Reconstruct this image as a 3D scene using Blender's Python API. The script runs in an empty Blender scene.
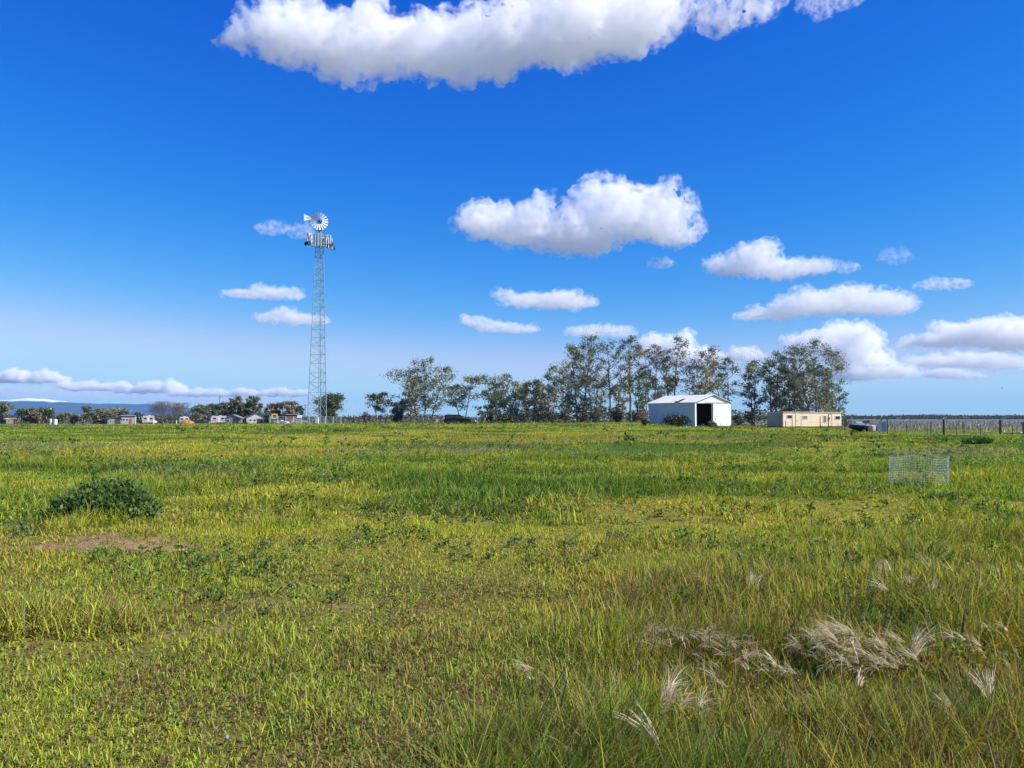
import bpy, bmesh, math, random
import numpy as np
from mathutils import Vector, Matrix
R = math.radians
scn = bpy.context.scene
COL = scn.collection
F = 773.0            # focal length in pixels for a 1024 px wide frame
YH = 418.3           # image row of the true horizon
EYE = 1.65
PITCH = math.atan((YH - 384) / F)
SUN_AZ, SUN_EL = R(106), R(41)     # azimuth clockwise from +Y (camera looks along +Y)

# ------------------------------------------------------------------ helpers
def sstep(a, b, x):
    t = np.clip((np.asarray(x, float) - a) / (b - a), 0, 1)
    return t * t * (3 - 2 * t)

def _hash(ix, iy, seed):
    n = (ix.astype(np.int64) * 374761393 + iy.astype(np.int64) * 668265263 + seed * 1442695041) & 0x7fffffff
    n = ((n ^ (n >> 13)) * 1274126177) & 0x7fffffff
    n = n ^ (n >> 16)
    return (n & 0xffff) / 65535.0

def vnoise(x, y, seed=0):
    x = np.asarray(x, float); y = np.asarray(y, float)
    ix = np.floor(x); iy = np.floor(y)
    fx = x - ix; fy = y - iy
    fx = fx * fx * (3 - 2 * fx); fy = fy * fy * (3 - 2 * fy)
    a = _hash(ix, iy, seed); b = _hash(ix + 1, iy, seed)
    c = _hash(ix, iy + 1, seed); d = _hash(ix + 1, iy + 1, seed)
    return (a * (1 - fx) + b * fx) * (1 - fy) + (c * (1 - fx) + d * fx) * fy

def fbm(x, y, scale, seed=0, octv=4):
    s = 0; a = 1; t = 0
    x = np.asarray(x, float) / scale; y = np.asarray(y, float) / scale
    for o in range(octv):
        s = s + a * vnoise(x + 17.3 * o, y - 9.1 * o, seed + o); t += a
        a *= .5; x = x * 2.03; y = y * 2.03
    return s / t

PX = np.array([-600, 0, 300, 500, 640, 740, 800, 840, 892, 1024, 1600])
DE = np.array([170, 170, 166, 165, 160, 152, 150, 142, 84, 76, 76])
YE = np.array([424.8, 424.8, 423.6, 423.4, 422.6, 425, 426.8, 428.4, 433.4, 434.4, 435])
ZE = EYE - (YE - YH) * DE / F
def ground(x, y):
    x = np.asarray(x, float); y = np.asarray(y, float)
    r = np.hypot(x, y)
    px = np.where(y > 1e-3, 512 + F * x / np.maximum(y, 1e-3), np.where(x < 0, -600, 1600))
    px = np.clip(px, -600, 1600)
    de = np.interp(px, PX, DE); ze = np.interp(px, PX, ZE)
    front = sstep(-30, 30, y)
    z = ze * sstep(12, 1, 12 + 0 * r) if False else ze * sstep(14, de, r)
    zf = -0.45
    z = z + (zf - z) * sstep(de * 1.04, de * 1.5, r)
    z = z * front
    amp = sstep(3, 9, r) * (1 - sstep(de * .8, de * 1.6, r))
    z = z + amp * ((fbm(x, y, 11, 3) - .5) * (.34 + .4 * sstep(10, 22, r)) + (fbm(x, y, 3.2, 8) - .5) * (.11 + .16 * sstep(8, 16, r)) + (fbm(x, y, 1.1, 14, 2) - .5) * .10 * sstep(6, 12, r) * (1 - sstep(50, 80, r)))
    # low swell across the middle of the field and a few mounds
    z = z + .20 * np.exp(-(((x - 1) / 6) ** 2 + ((y - 19) / 2.6) ** 2))
    z = z - .22 * np.exp(-(((x - 2) / 7) ** 2 + ((y - 14.0) / 2.4) ** 2))
    z = z + .20 * np.exp(-(((x - 4.0) / 1.5) ** 2 + ((y - 7.2) / .9) ** 2)) + .16 * np.exp(-(((x - 9) / 3) ** 2 + ((y - 17) / 1.6) ** 2)) + .18 * np.exp(-(((x + 9) / 4) ** 2 + ((y - 24) / 2.4) ** 2))
    z = z + .10 * np.exp(-(((x + 5.6) / 1.3) ** 2 + ((y - 10.9) / .45) ** 2))
    z = z + .16 * np.exp(-(((x + 6.6) / 1.5) ** 2 + ((y - 13) / 1.0) ** 2))
    z = z + .10 * np.exp(-(((x - 2.45) / .55) ** 2 + ((y - 5.6) / .6) ** 2))
    return z
def gz(x, y): return float(ground(x, y))

def ray(px, py):
    v = Vector(((px - 512) / F, 1.0, (384 - py) / F))
    c, s = math.cos(PITCH), math.sin(PITCH)
    return Vector((v.x, v.y * c - v.z * s, v.y * s + v.z * c))
def at(px, py, D):
    """World point seen at a pixel, D metres ahead (along +Y)."""
    v = ray(px, py)
    return Vector((0, 0, EYE)) + v * (D / v.y)
def on_ground(px, D):
    p = at(px, YH, D)
    return Vector((p.x, p.y, gz(p.x, p.y)))
def footprint(px, py):
    """Ground point under a pixel (for the near field)."""
    v = ray(px, py); t = EYE / max(1e-4, -v.z)
    for _ in range(12):
        p = Vector((0, 0, EYE)) + v * t
        t = (EYE - gz(p.x, p.y)) / max(1e-4, -v.z)
    p = Vector((0, 0, EYE)) + v * t
    return p
def mpp(D): return D / F      # metres per pixel

# ------------------------------------------------------------------ materials
def mat(name, color, rough=.7, metal=0., noise=None, spec=.4, bump=None, attr=None):
    """Principled with a procedural colour variation: noise = (scale, dark, light)."""
    m = bpy.data.materials.new(name); m.use_nodes = True
    nt = m.node_tree; b = nt.nodes['Principled BSDF']
    b.inputs['Roughness'].default_value = rough; b.inputs['Metallic'].default_value = metal
    b.inputs['Specular IOR Level'].default_value = spec
    b.inputs['Base Color'].default_value = (*color, 1)
    if noise:
        tc = nt.nodes.new('ShaderNodeTexCoord'); n = nt.nodes.new('ShaderNodeTexNoise')
        n.inputs['Scale'].default_value = noise[0]; n.inputs['Detail'].default_value = 6; n.inputs['Roughness'].default_value = .65
        r = nt.nodes.new('ShaderNodeValToRGB')
        r.color_ramp.elements[0].position = .3; r.color_ramp.elements[1].position = .7
        r.color_ramp.elements[0].color = (*[c * noise[1] for c in color], 1)
        r.color_ramp.elements[1].color = (*[min(.9, c * noise[2]) for c in color], 1)
        nt.links.new(tc.outputs['Object'], n.inputs['Vector']); nt.links.new(n.outputs['Fac'], r.inputs['Fac'])
        nt.links.new(r.outputs['Color'], b.inputs['Base Color'])
        if bump:
            bp = nt.nodes.new('ShaderNodeBump'); bp.inputs['Strength'].default_value = bump; bp.inputs['Distance'].default_value = .02
            nt.links.new(n.outputs['Fac'], bp.inputs['Height']); nt.links.new(bp.outputs['Normal'], b.inputs['Normal'])
    return m

def leaf_mat(name, trans=.35, rough=.5, gloss=.04, up=0):
    """Foliage: colour read from the mesh's own per-leaf colour attribute."""
    m = bpy.data.materials.new(name); m.use_nodes = True
    nt = m.node_tree; nt.nodes.clear()
    out = nt.nodes.new('ShaderNodeOutputMaterial'); at_ = nt.nodes.new('ShaderNodeAttribute'); at_.attribute_name = 'col'
    d = nt.nodes.new('ShaderNodeBsdfDiffuse'); t = nt.nodes.new('ShaderNodeBsdfTranslucent'); g = nt.nodes.new('ShaderNodeBsdfGlossy')
    g.inputs['Roughness'].default_value = rough; g.inputs['Color'].default_value = (.9, .9, .9, 1)
    h = nt.nodes.new('ShaderNodeHueSaturation'); h.inputs['Saturation'].default_value = 1.15; h.inputs['Value'].default_value = 1.25
    m1 = nt.nodes.new('ShaderNodeMixShader'); m1.inputs[0].default_value = trans
    m2 = nt.nodes.new('ShaderNodeMixShader'); m2.inputs[0].default_value = gloss
    L = nt.links.new
    L(at_.outputs['Color'], d.inputs['Color']); L(at_.outputs['Color'], h.inputs['Color']); L(h.outputs['Color'], t.inputs['Color'])
    L(d.outputs[0], m1.inputs[1]); L(t.outputs[0], m1.inputs[2]); L(m1.outputs[0], m2.inputs[1]); L(g.outputs[0], m2.inputs[2])
    L(m2.outputs[0], out.inputs['Surface'])
    if up:      # thin blades catch light from every side: soften the facing with the general lie of the sward
        ge = nt.nodes.new('ShaderNodeNewGeometry'); va = nt.nodes.new('ShaderNodeMix'); va.data_type = 'VECTOR'; va.inputs[0].default_value = up; va.inputs[5].default_value = (0, 0, 1)
        L(ge.outputs['Normal'], va.inputs[4]); nm = nt.nodes.new('ShaderNodeVectorMath'); nm.operation = 'NORMALIZE'; L(va.outputs[1], nm.inputs[0]); L(nm.outputs[0], d.inputs['Normal'])
    return m

# ------------------------------------------------------------------ objects
def tag(o, label=None, cat=None, group=None, kind=None):
    if label: o['label'] = label
    if cat: o['category'] = cat
    if group: o['group'] = group
    if kind: o['kind'] = kind
    return o
def empty(name, loc, rz=0, label=None, cat=None, group=None):
    o = bpy.data.objects.new(name, None); COL.objects.link(o)
    o.location = loc; o.rotation_euler.z = rz; o.empty_display_size = .1
    return tag(o, label, cat, group)
def link(name, me, material, parent=None, loc=None):
    o = bpy.data.objects.new(name, me); COL.objects.link(o)
    if material:
        for m in (material if isinstance(material, (list, tuple)) else [material]): me.materials.append(m)
    if parent: o.parent = parent
    if loc is not None: o.location = loc
    return o
def copy_tree(o, parent=None):
    c = o.copy(); COL.objects.link(c); c.parent = parent
    for ch in list(o.children): copy_tree(ch, c)
    return c

class MB:
    """Collects shapes and links them as ONE mesh object."""
    def __init__(s): s.v = []; s.f = []
    def add(s, vs, fs):
        k = len(s.v); s.v += [tuple(v) for v in vs]; s.f += [tuple(i + k for i in f) for f in fs]; return s
    def box(s, c, d, rz=0, ch=0):
        cx, cy, cz = c; x, y, z = d[0] / 2, d[1] / 2, d[2] / 2
        cr, sr = math.cos(rz), math.sin(rz)
        vs = []
        for sz in (-1, 1):
            for sx, sy in ((-1, -1), (1, -1), (1, 1), (-1, 1)):
                a, b = sx * x, sy * y
                vs.append((cx + a * cr - b * sr, cy + a * sr + b * cr, cz + sz * z))
        return s.add(vs, [(3, 2, 1, 0), (4, 5, 6, 7), (0, 1, 5, 4), (1, 2, 6, 5), (2, 3, 7, 6), (3, 0, 4, 7)])
    def tube(s, pts, rad, n=6, cap=True):
        pts = [Vector(p) for p in pts]
        if not hasattr(rad, '__len__'): rad = [rad] * len(pts)
        vs, fs = [], []
        up = Vector((0, 0, 1))
        for i, p in enumerate(pts):
            t = (pts[min(i + 1, len(pts) - 1)] - pts[max(i - 1, 0)])
            t = t.normalized() if t.length > 1e-9 else up
            a = t.cross(Vector((0, 1, 0)) if abs(t.y) < .9 else Vector((1, 0, 0))).normalized(); b = t.cross(a)
            for k in range(n):
                w = 2 * math.pi * k / n
                vs.append(p + (a * math.cos(w) + b * math.sin(w)) * rad[i])
        for i in range(len(pts) - 1):
            for k in range(n):
                fs.append((i * n + k, i * n + (k + 1) % n, (i + 1) * n + (k + 1) % n, (i + 1) * n + k))
        if cap:
            fs.append(tuple(range(n - 1, -1, -1))); fs.append(tuple((len(pts) - 1) * n + k for k in range(n)))
        return s.add(vs, fs)
    def prism(s, poly, y0, y1):
        """Extrude an (x, z) outline along y."""
        n = len(poly)
        vs = [(x, y0, z) for x, z in poly] + [(x, y1, z) for x, z in poly]
        fs = [tuple(range(n)), tuple(range(2 * n - 1, n - 1, -1))]
        fs += [(i, i + n, (i + 1) % n + n, (i + 1) % n) for i in range(n)]
        return s.add(vs, fs)
    def lathe(s, prof, n=16, c=(0, 0, 0)):
        vs, fs = [], []
        for r, z in prof:
            for k in range(n):
                w = 2 * math.pi * k / n; vs.append((c[0] + r * math.cos(w), c[1] + r * math.sin(w), c[2] + z))
        for i in range(len(prof) - 1):
            for k in range(n): fs.append((i * n + k, i * n + (k + 1) % n, (i + 1) * n + (k + 1) % n, (i + 1) * n + k))
        fs.append(tuple(range(n - 1, -1, -1))); fs.append(tuple((len(prof) - 1) * n + k for k in range(n)))
        return s.add(vs, fs)
    def xf(s, M):
        s.v = [tuple(M @ Vector(v)) for v in s.v]; return s
    def build(s, name, material, parent=None, smooth=False, bevel=0):
        me = bpy.data.meshes.new(name); me.from_pydata(s.v, [], s.f)
        bm = bmesh.new(); bm.from_mesh(me); bmesh.ops.recalc_face_normals(bm, faces=bm.faces)
        if bevel: bmesh.ops.bevel(bm, geom=bm.edges[:], offset=bevel, segments=2, affect='EDGES', profile=.6)
        bm.to_mesh(me); bm.free()
        if smooth: me.polygons.foreach_set('use_smooth', [True] * len(me.polygons))
        return link(name, me, material, parent)

def tri_mesh(name, V, T, C=None):
    me = bpy.data.meshes.new(name)
    me.vertices.add(len(V)); me.vertices.foreach_set('co', np.ascontiguousarray(V, dtype=np.float32).ravel())
    me.loops.add(len(T) * 3); me.loops.foreach_set('vertex_index', np.ascontiguousarray(T, dtype=np.int32).ravel())
    me.polygons.add(len(T)); me.polygons.foreach_set('loop_start', np.arange(0, len(T) * 3, 3, dtype=np.int32))
    me.update(calc_edges=True)
    if C is not None:
        a = me.attributes.new('col', 'FLOAT_COLOR', 'POINT')
        a.data.foreach_set('color', np.ascontiguousarray(np.column_stack([C, np.ones(len(C))]), dtype=np.float32).ravel())
    return me

def blades(P, h, w, az, lean, curl, col, segs, tipc=1.15, face=None):
    """Grass blades as tapered bent strips. P (n,3); returns V, T, C."""
    n = len(P)
    dx, dy = np.cos(az), np.sin(az)
    fa = az + math.pi / 2 if face is None else face
    sx, sy = np.cos(fa), np.sin(fa)
    rows, cols = [], []
    x = np.zeros(n); z = np.zeros(n)
    for i in range(segs + 1):
        t = i / segs
        if i:
            a = lean + curl * ((i - .5) / segs)
            x = x + np.sin(a) * h / segs; z = z + np.cos(a) * h / segs
        c = P + np.column_stack([dx * x, dy * x, z])
        hw = w * .5 * (1 - t * .35) if i < segs else 0 * w
        cc = col * (.9 + (tipc - .9) * t)
        if i < segs:
            o = np.column_stack([sx * hw, sy * hw, 0 * hw])
            rows += [c - o, c + o]; cols += [cc, cc]
        else:
            rows.append(c); cols.append(cc)
    k = len(rows)
    V = np.stack(rows, 1).reshape(-1, 3); C = np.clip(np.stack(cols, 1).reshape(-1, 3), 0, .95)
    t = []
    for i in range(segs - 1):
        a = 2 * i; t += [(a, a + 1, a + 3), (a, a + 3, a + 2)]
    a = 2 * (segs - 1); t.append((a, a + 1, a + 2))
    T = (np.arange(n)[:, None, None] * k + np.array(t)[None]).reshape(-1, 3)
    return V, T, C
def join(parts):
    V, T, C, k = [], [], [], 0
    for v, t, c in parts: V.append(v); T.append(t + k); C.append(c); k += len(v)
    return np.concatenate(V), np.concatenate(T), np.concatenate(C)

# ------------------------------------------------------------------ camera, sun, sky
cd = bpy.data.cameras.new('camera'); cam = bpy.data.objects.new('camera', cd); COL.objects.link(cam)
cam.location = (0, 0, EYE); cam.rotation_euler = (R(90) + PITCH, 0, 0)
cd.sensor_width = 36; cd.lens = 36 * F / 1024; cd.clip_start = .05; cd.clip_end = 120000
scn.camera = cam
ld = bpy.data.lights.new('sun', 'SUN'); ld.energy = 5.0; ld.angle = R(.5); ld.color = (1, .94, .82)
sun = bpy.data.objects.new('sun', ld); COL.objects.link(sun)
S = Vector((math.cos(SUN_EL) * math.sin(SUN_AZ), math.cos(SUN_EL) * math.cos(SUN_AZ), math.sin(SUN_EL)))
sun.rotation_euler = S.to_track_quat('Z', 'Y').to_euler(); sun.location = (30, 10, 60)
w = bpy.data.worlds.new('World'); scn.world = w; w.use_nodes = True
nt = w.node_tree; bg = nt.nodes['Background']
sky = nt.nodes.new('ShaderNodeTexSky'); sky.sky_type = 'NISHITA'; sky.sun_disc = False
sky.sun_elevation = SUN_EL; sky.sun_rotation = SUN_AZ
sky.air_density = 1.0; sky.dust_density = 0.0; sky.ozone_density = 3.0; sky.altitude = 100
sep = nt.nodes.new('ShaderNodeSeparateColor'); cmb = nt.nodes.new('ShaderNodeCombineColor')
nt.links.new(sky.outputs['Color'], sep.inputs[0])
for i, (ga, gp, top) in enumerate(((6.5, 3.4, .35), (.945, 1.38, .555), (.87, .52, .76))):      # camera-like colour response of the clear sky
    a_ = nt.nodes.new('ShaderNodeMath'); a_.operation = 'MULTIPLY'; a_.inputs[1].default_value = .1
    p_ = nt.nodes.new('ShaderNodeMath'); p_.operation = 'POWER'; p_.inputs[1].default_value = gp
    m_ = nt.nodes.new('ShaderNodeMath'); m_.operation = 'MULTIPLY'; m_.inputs[1].default_value = ga
    c_ = nt.nodes.new('ShaderNodeMath'); c_.operation = 'SMOOTH_MIN'; c_.inputs[1].default_value = top; c_.inputs[2].default_value = .2
    x_ = nt.nodes.new('ShaderNodeMath'); x_.operation = 'MULTIPLY'; x_.inputs[1].default_value = 10
    nt.links.new(sep.outputs[i], a_.inputs[0]); nt.links.new(a_.outputs[0], p_.inputs[0]); nt.links.new(p_.outputs[0], m_.inputs[0]); nt.links.new(m_.outputs[0], c_.inputs[0]); nt.links.new(c_.outputs[0], x_.inputs[0]); nt.links.new(x_.outputs[0], cmb.inputs[i])
nt.links.new(cmb.outputs[0], bg.inputs['Color'])
bg.inputs['Strength'].default_value = .1
vs = scn.view_settings; vs.view_transform = 'Standard'; vs.look = 'None'; vs.gamma = 1; vs.use_curve_mapping = False; vs.exposure = 0.46
scn.render.engine = 'CYCLES'
cy = scn.cycles
cy.use_denoising = True; cy.max_bounces = 32; cy.diffuse_bounces = 4; cy.transparent_max_bounces = 24
cy.volume_bounces = 32; cy.volume_max_steps = 128; cy.volume_step_rate = 1.0
cy.sample_clamp_indirect = 6; cy.caustics_reflective = False; cy.caustics_refractive = False
scn.display_settings.display_device = 'sRGB'
# ------------------------------------------------------------------ clouds: real vapour in lumpy closed hulls
def cloud_mat(name, dens, nscale, lo, hi, step):
    m = bpy.data.materials.new(name); m.use_nodes = True
    nt = m.node_tree; nt.nodes.clear()
    out = nt.nodes.new('ShaderNodeOutputMaterial'); v = nt.nodes.new('ShaderNodeVolumePrincipled')
    v.inputs['Color'].default_value = (1, 1, 1, 1); v.inputs['Anisotropy'].default_value = 0.0
    tc = nt.nodes.new('ShaderNodeTexCoord'); n = nt.nodes.new('ShaderNodeTexNoise')
    n.inputs['Scale'].default_value = nscale; n.inputs['Detail'].default_value = 6; n.inputs['Roughness'].default_value = .66
    r = nt.nodes.new('ShaderNodeMapRange'); r.interpolation_type = 'SMOOTHSTEP'
    r.inputs['From Min'].default_value = lo; r.inputs['From Max'].default_value = hi
    r.inputs['To Min'].default_value = 0; r.inputs['To Max'].default_value = dens
    L = nt.links.new
    L(tc.outputs['Object'], n.inputs['Vector']); L(n.outputs['Fac'], r.inputs['Value']); L(r.outputs['Result'], v.inputs['Density'])
    L(v.outputs[0], out.inputs['Volume'])
    m.cycles.volume_step_rate = step
    return m
def cloud_hull(name, D, lobes, seed, grow, flat, detail, rough):
    rng = np.random.default_rng(seed + 100); k = mpp(D)
    pts = [at(l[0], l[1], D) for l in lobes]
    org = Vector((sum(p.x for p in pts) / len(pts), D, sum(p.z for p in pts) / len(pts)))
    bm = bmesh.new()
    for (l, p) in zip(lobes, pts):
        rx, ry = l[2] * k * grow, l[3] * k * grow; q = p - org; yo = rng.uniform(-.25, .25) * rx
        for v in bmesh.ops.create_icosphere(bm, subdivisions=3, radius=1)['verts']:
            c = v.co.copy(); v.co = Vector((q.x + c.x * rx, q.y + yo + c.y * rx * .75, q.z + c.z * ry * (1 if c.z > 0 else 1 - flat)))
        for _ in range(int(9 * detail)):      # smaller billows riding on the top and flanks of each puff
            a = rng.uniform(0, 2 * math.pi); e = rng.uniform(-.25, 1.2); s = rng.uniform(.2, .44)
            d = Vector((math.cos(a) * math.cos(e), math.sin(a) * math.cos(e) * .75, math.sin(e))); rb = s * math.sqrt(rx * ry)
            for v in bmesh.ops.create_icosphere(bm, subdivisions=2, radius=1)['verts']:
                v.co = Vector((q.x + d.x * rx * .92 + v.co.x * rb * 1.25, q.y + yo + d.y * rx * .92 + v.co.y * rb * 1.25, q.z + d.z * ry * .92 * (1 if d.z > 0 else 1 - flat) + v.co.z * rb * .9))
    me = bpy.data.meshes.new(name); bm.to_mesh(me); bm.free()
    o = bpy.data.objects.new(name, me); COL.objects.link(o); o.location = org
    ext = (max(l[0] + l[2] for l in lobes) - min(l[0] - l[2] for l in lobes)) * k; ry_m = max(l[3] for l in lobes) * k
    rm = o.modifiers.new('remesh', 'REMESH'); rm.mode = 'VOXEL'; rm.voxel_size = max(1.25 * k, ext / 260)
    for (sc, st) in ((1.1, .30 * rough), (.42, .20 * rough), (.17, .11 * rough)):
        t = bpy.data.textures.new('billow', 'CLOUDS'); t.noise_scale = sc * ry_m; t.noise_depth = 2; t.noise_basis = 'ORIGINAL_PERLIN'
        dm = o.modifiers.new('billow', 'DISPLACE'); dm.texture = t; dm.texture_coords = 'LOCAL'; dm.strength = st * ry_m * 1.6; dm.mid_level = .5
    dg = bpy.context.evaluated_depsgraph_get(); dg.update()
    me2 = bpy.data.meshes.new_from_object(o.evaluated_get(dg)); o.modifiers.clear(); o.data = me2; bpy.data.meshes.remove(me)
    me2.name = name; me2.materials.clear()
    return o, ry_m
def cloud(label, D, lobes, soft=.5, seed=0, name='cumulus_cloud', thin=1.0, flat=.35, detail=1.0, kind=None, group='clouds in the blue sky'):
    """lobes: (px, py, rx, ry) in photo pixels, turned into world-size puffs D metres ahead: a ragged thin veil round a denser core."""
    k = mpp(D)
    o, ry = cloud_hull(name, D, lobes, seed, 1.15, flat, detail, 1.6)
    ns = 1.0 / max((.5 if thin >= .7 else .9) * ry, 9 * k)
    o.data.materials.append(cloud_mat('cloud_veil', (.55 * max(1, thin * .6) if thin >= .7 else thin) / (5.0 * k), ns * 1.5, .44, .70, .3))
    tag(o, label, 'cloud', group, kind)
    if thin >= .7:
        c, _ = cloud_hull('cloud_core', D, lobes, seed, .93, flat, detail, 1.2)
        c.data.materials.append(cloud_mat('cloud_core', thin / (17 * k), ns * 2.4, .34, .62, .3))
        c.parent = o; c.location = (0, 0, 0)
    return o
cloud('largest white cloud, cut by the top of the picture', 2600, [(236, 38, 24, 14), (285, 34, 42, 38), (345, 44, 52, 36), (400, 46, 50, 30), (450, 50, 50, 40), (505, 50, 46, 44), (560, 32, 60, 46), (620, 24, 60, 38), (668, 16, 26, 26)], .6, 1)
cloud('ragged thin white cloud beside the largest one at the top', 2600, [(716, 24, 18, 20), (742, 8, 36, 18)], 1.0, 2, thin=.6)
cloud('small wisp of cloud trailing along the very top edge', 2600, [(828, 2, 30, 10)], 1.0, 3, thin=.4)
cloud('big heaped white cloud floating alone in mid sky', 4600, [(490, 224, 30, 22), (530, 228, 40, 23), (575, 238, 44, 22), (606, 210, 36, 30), (640, 222, 42, 32), (672, 236, 24, 12)], .6, 4)
cloud('tiny faint puff under the big heaped cloud', 4600, [(662, 264, 12, 6)], 1.0, 5, thin=.5)
cloud('faint veil of cloud behind the windmill tail vane', 5200, [(272, 228, 16, 8), (300, 232, 12, 10)], 1.0, 6, thin=.4)
cloud('white cloud lens-shaped above a flat wisp, beside the tower at mid height', 7000, [(246, 294, 22, 5), (266, 294, 20, 8), (288, 295, 17, 7)], .6, 7)
cloud('flat white cloud crossing behind the lattice tower', 7600, [(270, 319, 16, 7), (286, 317, 18, 9), (306, 321, 24, 6)], .6, 8)
cloud('long smooth white cloud above the tree row, alone', 7200, [(506, 298, 13, 8), (530, 301, 26, 8), (556, 301, 30, 10), (580, 303, 18, 7)], .55, 9)
cloud('low double puff of cloud under the long smooth one', 8800, [(475, 322, 16, 7), (496, 328, 20, 6), (518, 329, 18, 6)], .6, 10)
cloud('flat cloud peeping over the tallest eucalyptus', 9600, [(590, 333, 24, 7), (616, 333, 20, 7)], .7, 11, thin=.7)
cloud('white cloud glimpsed between the crowns above the white barn', 10500, [(650, 350, 18, 14), (676, 352, 24, 16), (706, 356, 18, 10), (744, 356, 16, 8)], .6, 12, thin=2.2)
cloud('fish-shaped white cloud over the trailer, pointing sideways', 5600, [(725, 268, 22, 12), (754, 264, 28, 20), (786, 270, 30, 12), (814, 267, 20, 8)], .55, 13)
cloud('loose wisp at the tail of the fish-shaped cloud', 5600, [(846, 268, 14, 7)], 1.0, 14, thin=.4)
cloud('broad flat-bottomed cloud above the last big tree', 7400, [(768, 315, 30, 6), (806, 308, 36, 13), (846, 304, 36, 15), (884, 306, 30, 14)], .55, 15)
cloud('tall stacked cloud behind the last big tree', 10500, [(815, 346, 30, 15), (846, 343, 36, 17), (858, 360, 34, 9), (892, 373, 30, 7), (850, 375, 34, 8)], .55, 16, thin=2.2)
cloud('long heavy cloud leaving the picture above the wooden fence posts', 9800, [(942, 341, 32, 8), (975, 336, 40, 13), (1012, 338, 44, 18), (1050, 340, 30, 14)], .55, 17, thin=2.2)
cloud('thin lower layer under the long heavy cloud', 12500, [(940, 362, 32, 6), (975, 363, 40, 8), (1005, 365, 24, 6)], .6, 18, thin=2)
cloud('lowest small cloud above the wooden fence posts', 15000, [(948, 374, 22, 6), (972, 377, 16, 4)], .6, 19, thin=2.2)
cloud('small torn wisp high above the long heavy cloud', 6600, [(948, 284, 24, 6)], 1.0, 20, thin=.5)
cloud('very faint specks of cloud between fish-shaped cloud and torn wisp', 6200, [(896, 258, 16, 8)], 1.1, 21, thin=.22)
# far cumulus standing along the mountains
rng = np.random.default_rng(5)
lob = []
for x0, x1, yb, h in ((-60, 66, 384, 12), (70, 128, 391, 9), (120, 176, 394, 11), (182, 250, 397, 8), (240, 312, 397, 8)):
    x = x0
    while x < x1:
        hh = h * rng.uniform(.45, 1.0); lob.append((x, yb - hh * .55, rng.uniform(8, 15), hh * .7)); x += rng.uniform(6, 13)
cloud('row of far cumulus heads along the blue mountains', 24000, lob, .5, 22, name='cumulus_bank', detail=.5, kind='stuff', group=None, thin=5)
cloud('flat pale sheet of cloud low over the blue mountains', 27000, [(-40, 393, 70, 6), (40, 394, 80, 6), (130, 396, 80, 6), (220, 402, 80, 6), (300, 406, 60, 5)], .8, 23, name='stratus_sheet', detail=.2, thin=.22, group=None)
# ------------------------------------------------------------------ ground and its plants
def blob(x, y, cx, cy, rx, ry, warp=1.0):
    """0..1 mask of a ragged patch on the ground."""
    d = np.hypot((x - cx) / rx, (y - cy) / ry) + (fbm(x, y, .9 * max(rx, .5), 41) - .5) * 1.3 * warp
    return 1 - sstep(.75, 1.15, d)
def soil_mask(x, y):
    m = np.zeros_like(x)
    for px, py, rx, ry in ((100, 541, 1.15, .5), (20, 538, .6, .4), (205, 628, .36, .28), (236, 606, .34, .24), (152, 550, .6, .35),
                           (700, 527, .8, .35), (1018, 503, .5, .5), (980, 455, 1.0, .5), (345, 604, .3, .16)):
        p = footprint(px, py); m = np.maximum(m, blob(x, y, p.x, p.y, rx, ry, 1.6))
    m = m * (.15 + .85 * sstep(.44, .6, fbm(x, y, .16, 43)))
    for px, py, rx, ry in ((112, 543, .75, .30), (18, 537, .5, .28), (60, 546, .4, .2)):
        p = footprint(px, py); m = np.maximum(m, blob(x, y, p.x, p.y - .1, rx, ry, 1.8) * (.55 + .45 * sstep(.36, .5, fbm(x, y, .13, 47))))
    return m
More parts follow.
